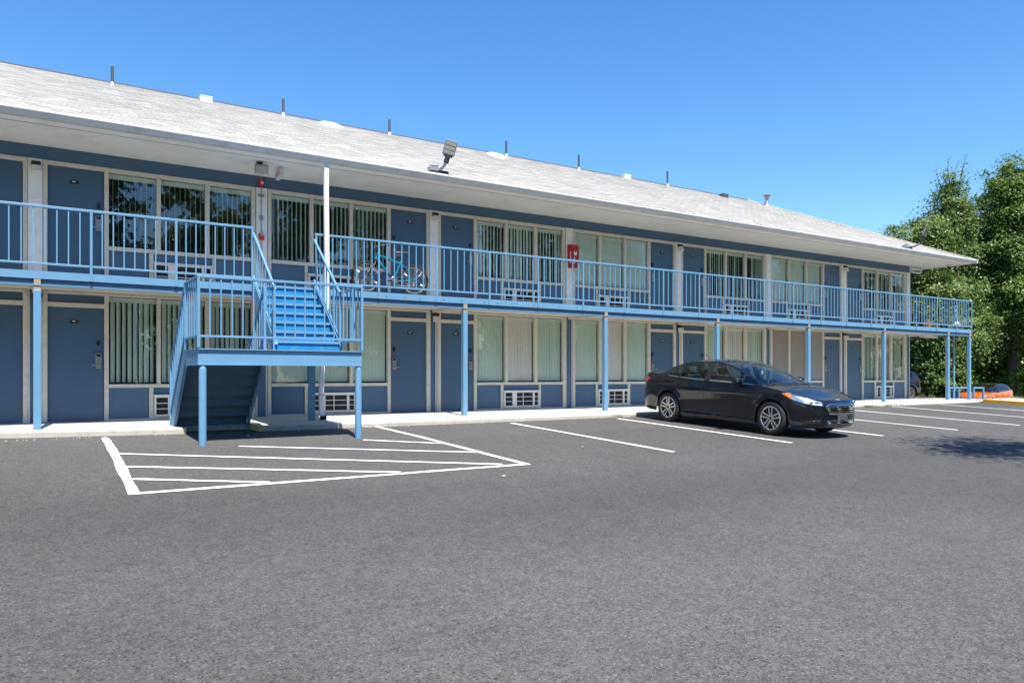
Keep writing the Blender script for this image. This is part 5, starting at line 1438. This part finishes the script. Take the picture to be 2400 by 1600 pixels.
# --- the orange hatchback far behind
HAT = dict(axle=(1.27, -1.28), wr=0.315, ar=0.36, lf=0.62, lr=0.45, sup=2.5, track=0.745,
    xf=[(0.2, 2.0), (0.3, 2.06), (0.55, 2.06), (0.7, 2.02), (0.85, 1.92)], xr=[(0.2, -1.86), (0.35, -1.93), (0.6, -1.94), (0.9, -1.90), (1.1, -1.86)],
    w=[(0.15, 0.80), (0.3, 0.83), (0.6, 0.86), (0.8, 0.86), (0.95, 0.84), (1.1, 0.80)],
    zt=[(-1.94, 1.06), (-1.5, 1.06), (-0.8, 1.02), (0, 0.98), (0.6, 0.96), (1.0, 0.94), (1.4, 0.88), (1.8, 0.80), (2.05, 0.74)],
    zb=[(-1.94, 0.30), (-1, 0.20), (0, 0.19), (1, 0.19), (2.05, 0.20)], bonnet=0.85, deck=-1.62, crown=0.05, bulge=0.18, roof_crown=0.05, chrome=False,
    belt=[(1.15, 0.74, 0.95), (0.6, 0.80, 0.965), (0, 0.80, 0.985), (-0.8, 0.79, 1.02), (-1.3, 0.76, 1.06), (-1.78, 0.70, 1.09)],
    rail=[(1.15, 0.73, 0.96), (0.8, 0.69, 1.13), (0.4, 0.64, 1.31), (0.05, 0.60, 1.40), (-0.5, 0.58, 1.425), (-1.0, 0.575, 1.40), (-1.35, 0.58, 1.345), (-1.60, 0.61, 1.23), (-1.78, 0.64, 1.10)],
    side_segs=[(1.15, 0.95, 'paint'), (0.95, 0.05, 'glass'), (0.05, -0.05, 'black'), (-0.05, -0.85, 'glass'), (-0.85, -0.90, 'black'), (-0.90, -1.25, 'glass'), (-1.25, -1.78, 'paint')],
    screen=(1.15, 0.25, -1.28, -1.75), seats=(-0.1, -0.9), seatz=0.97, roof_mat=M['paint_grey'])
hx_, hy_ = 46.9, 6.6
hat, patch, seam, snap, *_ = make_car('hatchback', 'bright orange hatchback parked beyond the blue pipe guards under the trees', (hx_, hy_, gz(hx_, hy_)), rad(-176), 0.0, 1.0, HAT, M['paint_orange'])
for pt_ in (('headlight', M['lamp_silver'], [(2.0, -0.40, 0.70), (1.8, -0.66, 0.76), (1.55, -0.78, 0.80)], [(2.04, -0.42, 0.62), (1.9, -0.66, 0.63), (1.62, -0.80, 0.72)]), ('tail_light', M['red_lens'], [(-1.6, -0.80, 0.98), (-1.85, -0.62, 1.0)], [(-1.65, -0.82, 0.84), (-1.9, -0.6, 0.84)])):
    patch(*pt_, 0.006, 10, 3)
patch('grille', M['matte_black'], [(2.1, -0.40, 0.55), (2.1, 0.40, 0.55)], [(2.1, -0.50, 0.30), (2.1, 0.50, 0.30)], 0.004, 12, 4, both=False)
seam([(0.92, 0.9, 0.94), (0.90, 0.9, 0.6), (0.85, 0.9, 0.24)]); seam([(0.0, 0.9, 0.96), (-0.02, 0.9, 0.24)]); seam([(-0.95, 0.9, 1.0), (-0.86, 0.9, 0.7), (-0.80, 0.9, 0.26)])
for s in (1, -1):
    mb = MB(); mb.ellip((0.72, s * 0.93, 1.0), (0.07, 0.10, 0.065), 10, 8); mb.build('wing_mirror', M['black'], hat, local=True, smooth=True)
    for x in (-0.1, -0.95 + 0.05):
        q = snap((x, -0.9, 0.84), 0.012); mb = MB(); mb.box(q.x - 0.08, q.x + 0.08, q.y * s - 0.01, q.y * s + 0.012, q.z - 0.015, q.z + 0.015); mb.build('door_handle', M['paint_orange'], hat, local=True)

# --- the charcoal suv, only its tail shows past the end wall
SUV = dict(axle=(1.40, -1.35), wr=0.365, ar=0.43, lf=0.6, lr=0.42, sup=2.6, track=0.79, flare=0.03,
    xf=[(0.2, 2.15), (0.4, 2.30), (0.8, 2.30), (1.0, 2.2)], xr=[(0.2, -2.10), (0.40, -2.30), (0.62, -2.33), (0.75, -2.26), (1.0, -2.24), (1.2, -2.18)],
    w=[(0.2, 0.86), (0.4, 0.90), (0.7, 0.92), (0.95, 0.91), (1.1, 0.88), (1.2, 0.86)],
    zt=[(-2.33, 1.16), (-1.5, 1.15), (0, 1.10), (1.0, 1.08), (1.6, 1.02), (2.3, 0.95)],
    zb=[(-2.33, 0.36), (-1, 0.28), (0, 0.26), (1, 0.26), (2.3, 0.28)], bonnet=0.85, deck=-1.98, crown=0.05, bulge=0.15, roof_crown=0.05, chrome=False,
    belt=[(1.1, 0.80, 1.08), (0.5, 0.84, 1.10), (-0.5, 0.84, 1.12), (-1.3, 0.82, 1.15), (-2.1, 0.78, 1.18)],
    rail=[(1.1, 0.79, 1.09), (0.7, 0.74, 1.32), (0.3, 0.69, 1.55), (-0.1, 0.665, 1.64), (-0.8, 0.655, 1.66), (-1.4, 0.655, 1.62), (-1.75, 0.665, 1.55), (-1.95, 0.69, 1.38), (-2.1, 0.72, 1.19)],
    side_segs=[(1.1, 0.9, 'paint'), (0.9, 0.0, 'glass'), (0.0, -0.1, 'black'), (-0.1, -0.95, 'glass'), (-0.95, -1.02, 'black'), (-1.02, -1.60, 'glass'), (-1.60, -2.1, 'paint')],
    screen=(1.1, 0.2, -1.70, -2.08), seats=(-0.1, -0.95), seatz=1.1)
sx2, sy2 = 44.35, 11.6
suv, patch, seam, snap, *_ = make_car('suv', 'charcoal SUV whose tail shows past the end of the motel', (sx2, sy2, gz(sx2, sy2)), rad(162), -0.01, 1.08, SUV, M['paint_grey'])
patch('tail_light', M['red_lens'], [(-2.0, -0.86, 1.10), (-2.2, -0.72, 1.12)], [(-2.02, -0.88, 0.94), (-2.24, -0.72, 0.94)], 0.006, 10, 3)
patch('tail_light', M['red_lens'], [(-2.0, 0.86, 1.10), (-2.2, 0.72, 1.12)], [(-2.02, 0.88, 0.94), (-2.24, 0.72, 0.94)], 0.006, 10, 3, both=False)
patch('bumper', M['plate'], [(-1.80, -0.92, 0.66), (-2.1, -0.90, 0.66), (-2.32, -0.6, 0.66), (-2.33, 0, 0.66)], [(-1.78, -0.92, 0.36), (-2.1, -0.88, 0.36), (-2.3, -0.6, 0.38), (-2.33, 0, 0.38)], 0.010, 16, 3)

# ------------------------------------------------------------------ trees, bushes, grass
KT = 0.80
def at(u, Z, z=None):
    Z = Z * KT
    r = (u - 1200) / 1800 * Z
    x = CAM.x + r * math.cos(YAW) + Z * math.sin(YAW); y = CAM.y - r * math.sin(YAW) + Z * math.cos(YAW)
    return x, y
def leaves(name, m, parent, blobs, n, size, clump=0.5, clumps_per=None, seed=0, hang=0.0, fill=0.12, origin=(0, 0, 0)):
    g = np.random.default_rng(seed)
    B = np.array(blobs, float)
    area = (B[:, 3] * B[:, 4] + B[:, 4] * B[:, 5] + B[:, 3] * B[:, 5]); pr_ = area / area.sum()
    nc = clumps_per or max(30, n // 130)
    bi = g.choice(len(B), nc, p=pr_)
    d = g.normal(size=(nc, 3)); d /= np.linalg.norm(d, axis=1)[:, None]
    rad_ = g.uniform(0.80, 1.06, nc)[:, None]
    inner = g.random(nc) < fill
    rad_[inner] *= g.uniform(0.45, 0.85, (inner.sum(), 1))
    cc = B[bi, :3] + d * B[bi, 3:6] * rad_
    cs = g.uniform(0.6, 1.35, nc) * clump
    ctone = g.uniform(0.0, 1.0, nc)
    li = g.integers(0, nc, n)
    p = cc[li] + g.normal(size=(n, 3)) * cs[li][:, None] * np.array([0.62, 0.62, 0.30])
    if hang: p[:, 2] -= np.abs(g.normal(size=n)) * hang * (g.random(n) < 0.35)
    nrm_ = d[li] * 0.75 + g.normal(size=(n, 3)) * 0.55 + np.array([0, 0, 0.70]); nrm_ /= np.linalg.norm(nrm_, axis=1)[:, None]
    t = g.normal(size=(n, 3)); t -= nrm_ * (t * nrm_).sum(1)[:, None]; t /= np.linalg.norm(t, axis=1)[:, None]
    b = np.cross(nrm_, t)
    s = size * g.uniform(0.65, 1.35, n)[:, None]
    V = np.empty((n, 4, 3))
    V[:, 0] = p - t * s * 0.55; V[:, 2] = p + t * s * 0.55
    V[:, 1] = p + b * s * 0.36 - nrm_ * s * 0.12; V[:, 3] = p - b * s * 0.36 - nrm_ * s * 0.12
    V -= np.array(origin)
    me = bpy.data.meshes.new(name)
    me.vertices.add(n * 4); me.vertices.foreach_set('co', V.reshape(-1).astype(np.float32))
    me.loops.add(n * 4); me.loops.foreach_set('vertex_index', np.arange(n * 4, dtype=np.int32))
    me.polygons.add(n); me.polygons.foreach_set('loop_start', np.arange(0, n * 4, 4, dtype=np.int32))
    try: me.polygons.foreach_set('loop_total', np.full(n, 4, dtype=np.int32))
    except Exception: pass
    me.update(calc_edges=True); me.validate()
    ca = me.color_attributes.new('tone', 'FLOAT_COLOR', 'POINT')
    tn_ = np.clip(0.55 * ctone[li] + 0.45 * g.random(n), 0, 1)
    ca.data.foreach_set('color', np.repeat(np.stack([tn_, tn_, tn_, np.ones(n)], 1), 4, axis=0).reshape(-1).astype(np.float32))
    me.materials.append(m)
    o = bpy.data.objects.new(name, me); S.collection.objects.link(o); o.parent = parent
    return o
def tree(label, x, y, blobs, n, size, m, trunk_h, trunk_r, seed, group=None, name='tree', cat='tree', clump=0.55, hang=0.0, limbs=7, nclump=None):
    z0 = gz(x, y) - 0.05
    t = thing(name, label, cat, (x, y, z0), group=group)
    if group is None and 'asphalt' not in label:
        blobs = [(b[0] * KT, b[1] * KT, CAM.z + (b[2] - CAM.z) * KT, b[3] * KT, b[4] * KT, b[5] * KT) for b in blobs]; trunk_h *= KT; trunk_r *= KT
    bl = [(x + b[0], y + b[1], b[2], b[3], b[4], b[5]) for b in blobs]
    leaves('crown', m, t, bl, n, size, clump, nclump, seed=seed, hang=hang, origin=(x, y, z0))
    g = random.Random(seed); mb = MB()
    mb.tube([(x, y, z0), (x + g.uniform(-.1, .1), y, z0 + trunk_h * 0.4), (x + g.uniform(-.3, .3), y + g.uniform(-.3, .3), z0 + trunk_h)], [trunk_r * 1.25, trunk_r, trunk_r * 0.55], 10)
    for i in range(limbs):
        b = bl[i % len(bl)]; s = z0 + trunk_h * g.uniform(0.35, 0.95)
        e = Vector((b[0] + g.uniform(-.6, .6) * b[3], b[1] + g.uniform(-.6, .6) * b[4], b[2] + g.uniform(-.3, .9) * b[5])); st = Vector((x, y, s)); md = st.lerp(e, 0.5) + Vector((0, 0, 0.25))
        mb.tube([st, md, e], [trunk_r * 0.42, trunk_r * 0.28, trunk_r * 0.08], 7)
    mb.build('trunk', M['bark'], t, smooth=True)
    return t
def rb(n, R, z0, z1, rr, seed, taper=0.5):
    """blobs that make an uneven crown between z0 and z1, radius R"""
    g = random.Random(seed); out = []
    for i in range(n):
        f = i / max(1, n - 1); z = z0 + (z1 - z0) * f
        w = R * (1 - taper * f) * (0.75 + 0.25 * math.sin(PI * min(1, f + 0.25)))
        a = g.uniform(0, 2 * PI); r = w * g.uniform(0.25, 0.75); q = rr * g.uniform(0.75, 1.25) * (1 - 0.35 * f)
        out.append((r * math.cos(a), r * math.sin(a), z, q, q, q * g.uniform(0.75, 1.1)))
    return out
x, y = at(2148, 64)
tree('vine draped tree nearest the motel roof with hanging tendrils', x, y, rb(16, 2.9, 2.5, 12.6, 1.9, 3, 0.25) + [(-2.1, 0.6, 11.9, 1.3, 1.2, 1.1), (-2.6, 1.0, 9.5, 1.0, 1.2, 1.6), (1.2, -0.4, 12.9, 1.3, 1.3, 1.1)], 75000, 0.150, M['leaf_vine'], 10, 0.28, 21, hang=1.3)
x, y = at(2228, 66)
tw = tree('tall pointed tree with thin bare twigs at its top', x, y, rb(15, 2.9, 4, 14.5, 1.8, 5, 0.45) + [(-0.5, 0, 15.2, 1.4, 1.4, 1.5), (-0.2, 0, 16.7, 0.9, 0.9, 1.2), (0.3, 0, 17.6, 0.5, 0.5, 0.9), (-0.8, 0.3, 13.8, 1.6, 1.6, 1.5)], 62000, 0.150, M['leaf_vine'], 16.5, 0.26, 22, hang=0.8, limbs=14)
tg = random.Random(4)
for i in range(16):
    a = tg.uniform(0, 2 * PI); r = tg.uniform(0, 0.9); zt_ = tg.uniform(12.2, 14.2); l = tg.uniform(0.9, 1.9)
    p0 = Vector((x + r * math.cos(a), y + r * math.sin(a), zt_)); p2 = p0 + Vector((math.cos(a) * 0.45 * r + tg.uniform(-.2, .2), math.sin(a) * 0.4, l)); p1 = p0.lerp(p2, 0.5) + Vector((tg.uniform(-.1, .1), tg.uniform(-.1, .1), 0))
    mb = MB(); mb.tube([p0, p1, p2], [0.03, 0.02, 0.008], 5)
    for k in range(4):
        q0 = p1.lerp(p2, k / 4); mb.tube([q0, q0 + Vector((tg.uniform(-.35, .35), tg.uniform(-.35, .35), 0.25))], [0.012, 0.005], 4)
    mb.build('twig', M['bark'], tw)
x, y = at(2375, 69)
tree('largest tree, a dense dark crown against the sky at the right edge', x, y, rb(24, 4.2, 5, 17.5, 2.4, 9, 0.35) + [(-0.5, 0, 18.6, 1.8, 1.8, 1.6), (1.4, 0, 19.4, 1.7, 1.7, 1.5), (-2.6, 0, 16.6, 1.5, 1.5, 1.5)], 95000, 0.165, M['leaf'], 17, 0.40, 23, hang=0.5)
x, y = at(2272, 74)
tree('broad tree filling the gap behind the pointed tree', x, y, rb(20, 4.0, 3, 15.6, 2.5, 13, 0.2) + [(0, 0, 16.6, 1.9, 1.9, 1.6), (1.6, -0.5, 16.9, 1.7, 1.7, 1.5)], 58000, 0.18, M['leaf'], 11, 0.30, 24)
x, y = at(2470, 72)
tree('leafy tree mostly cut off by the right edge of the picture', x, y, rb(14, 4.2, 4, 17, 2.7, 15, 0.3), 36000, 0.19, M['leaf'], 14, 0.35, 25)
x, y = at(2080, 78)
tree('dark tree standing low behind the end of the roof', x, y, rb(14, 4.4, 2, 9.0, 2.4, 17, 0.2), 32000, 0.20, M['leaf'], 8, 0.28, 26)
x, y = at(2190, 80)
tree('shaded tree deep behind the charcoal SUV', x, y, rb(14, 4.6, 1, 10.0, 2.6, 18, 0.2), 32000, 0.20, M['leaf'], 8, 0.30, 27)
x, y = at(2335, 72)
tree('bright green shrub with broad leaves over the orange hatchback', x, y, rb(12, 3.6, 0.2, 4.6, 1.7, 19, 0.25), 38000, 0.17, M['leaf_bright'], 3.2, 0.12, 28, name='shrub', cat='shrub', clump=0.45)
x, y = at(2262, 72.5)
tree('mid green shrub left of the orange hatchback', x, y, rb(9, 2.4, 0.0, 4.2, 1.5, 29, 0.3), 22000, 0.16, M['leaf_bright'], 3.0, 0.10, 29, name='shrub', cat='shrub', clump=0.42)
x, y = at(2170, 63)
tree('low shrub just behind the tail of the charcoal SUV', x, y, rb(9, 2.2, 0.0, 2.4, 1.2, 31, 0.3), 18000, 0.14, M['leaf_vine'], 2.0, 0.08, 30, name='shrub', cat='shrub', clump=0.4)
x, y = at(2215, 63)
tree('dark rounded shrub between the porch posts', x, y, rb(8, 1.9, -0.3, 3.2, 1.2, 33, 0.3), 15000, 0.14, M['leaf'], 2.4, 0.08, 31, name='shrub', cat='shrub', clump=0.4)
x, y = at(2440, 71)
tree('shrub at the right edge beside the orange hatchback tail', x, y, rb(8, 2.2, 0.0, 3.0, 1.3, 35, 0.3), 15000, 0.15, M['leaf_bright'], 2.4, 0.08, 32, name='shrub', cat='shrub', clump=0.4)
# trees over the road behind the camera: they show in the window panes, one shades the lot
tg = random.Random(31)
for i in range(17):
    x = -24 + i * 7.4 + tg.uniform(-1.5, 1.5); y = -43 - (i % 2) * 6 + tg.uniform(-2, 2); h = tg.uniform(15, 21); R = tg.uniform(4.6, 5.8); z0 = gz(x, y)
    tree('street tree across the road, mirrored in the motel windows', x, y, rb(13, R, z0 + 2.0, z0 + h, 3.0, 40 + i, 0.25), 13000, 0.46, M['leaf'], h * 0.8, 0.32, 50 + i, group='street trees across the road', clump=0.9, nclump=420)
x, y = 13.6, -14.4
tree('tree beside the lot whose shadow falls on the asphalt at right', x, y, rb(9, 1.9, 7.2, 9.6, 1.2, 61, 0.2), 4600, 0.115, M['leaf'], 8.0, 0.16, 61, clump=0.6)

# grass
def blades(name, pts, h0, h1, m, seed, w=0.012):
    g = random.Random(seed); mb = MB(); tn = []
    for x, y, z in pts:
        a = g.uniform(0, 2 * PI); l = g.uniform(h0, h1); le = l * g.uniform(0.1, 0.6)
        dx, dy = math.cos(a), math.sin(a)
        mb.add([(x - dy * w, y + dx * w, z), (x + dy * w, y - dx * w, z), (x + dx * le * 0.4 + dy * w * 0.7, y + dy * le * 0.4 - dx * w * 0.7, z + l * 0.6), (x + dx * le, y + dy * le, z + l), (x + dx * le * 0.4 - dy * w * 0.7, y + dy * le * 0.4 + dx * w * 0.7, z + l * 0.6)], [(0, 1, 2, 3, 4)])
        t = g.random(); tn += [(t, t, t, 1)] * 5
    o = mb.build(name, m, None, fix=False, kind='stuff'); tone(o, tn); return o
g_ = random.Random(5); pts = []
for i in range(9000):
    x = g_.uniform(29.7, 50); y = g_.uniform(-9, 9)
    if x < 33 and y > -2.6: continue
    if 37 < x and y > 4: continue
    pts.append((x, y, gz(x, y)))
blades('grass', pts, 0.06, 0.20, M['grass'], 6, 0.02)
pts = []
for i in range(2600):
    u = g_.uniform(2120, 2500); Z = g_.uniform(52, 62); x, y = at(u, Z); pts.append((x, y, gz(x, y)))
blades('verge_grass', pts, 0.1, 0.35, M['grass'], 8, 0.03)
pts = []
for cx, w, n in ((20.9, 0.7, 130), (22.0, 0.5, 60), (11.15, 0.4, 30), (11.75, 0.35, 20), (15.2, 0.3, 30), (5.0, 0.2, 14), (27.4, 0.25, 40)):
    for i in range(n):
        x = cx + g_.gauss(0, w * 0.4); y = -2.50 - abs(g_.gauss(0, 0.035)); pts.append((x, y, gz(x, y)))
blades('weeds', pts, 0.02, 0.09, M['grass'], 9, 0.005)
mb = MB()
gg_ = random.Random(77)
for i in range(220):
    x = gg_.uniform(-3, 27); y = -2.52 - abs(gg_.gauss(0, 0.05)) if x > 3.3 else -1.75 - abs(gg_.gauss(0, 0.05)) - (0.55 if x < 2.05 else 0)
    s_ = gg_.uniform(0.006, 0.018); mb.ellip((x, y, gz(x, y) + s_ * 0.4), (s_, s_ * 0.8, s_ * 0.6), 5, 3)
for (x, y, s_) in ((4.63, -8.05, 0.028), (-1.55, -12.9, 0.022), (7.2, -6.3, 0.02), (2.9, -3.0, 0.03), (2.2, -3.2, 0.022)): mb.ellip((x, y, gz(x, y) + 0.008), (s_, s_ * 0.6, s_ * 0.4), 7, 4)
mb.build('grit', M['curb'], None, kind='stuff')
for o in list(S.objects):
    if o.name.startswith('lettering') and o.type == 'FONT': bpy.data.objects.remove(o)
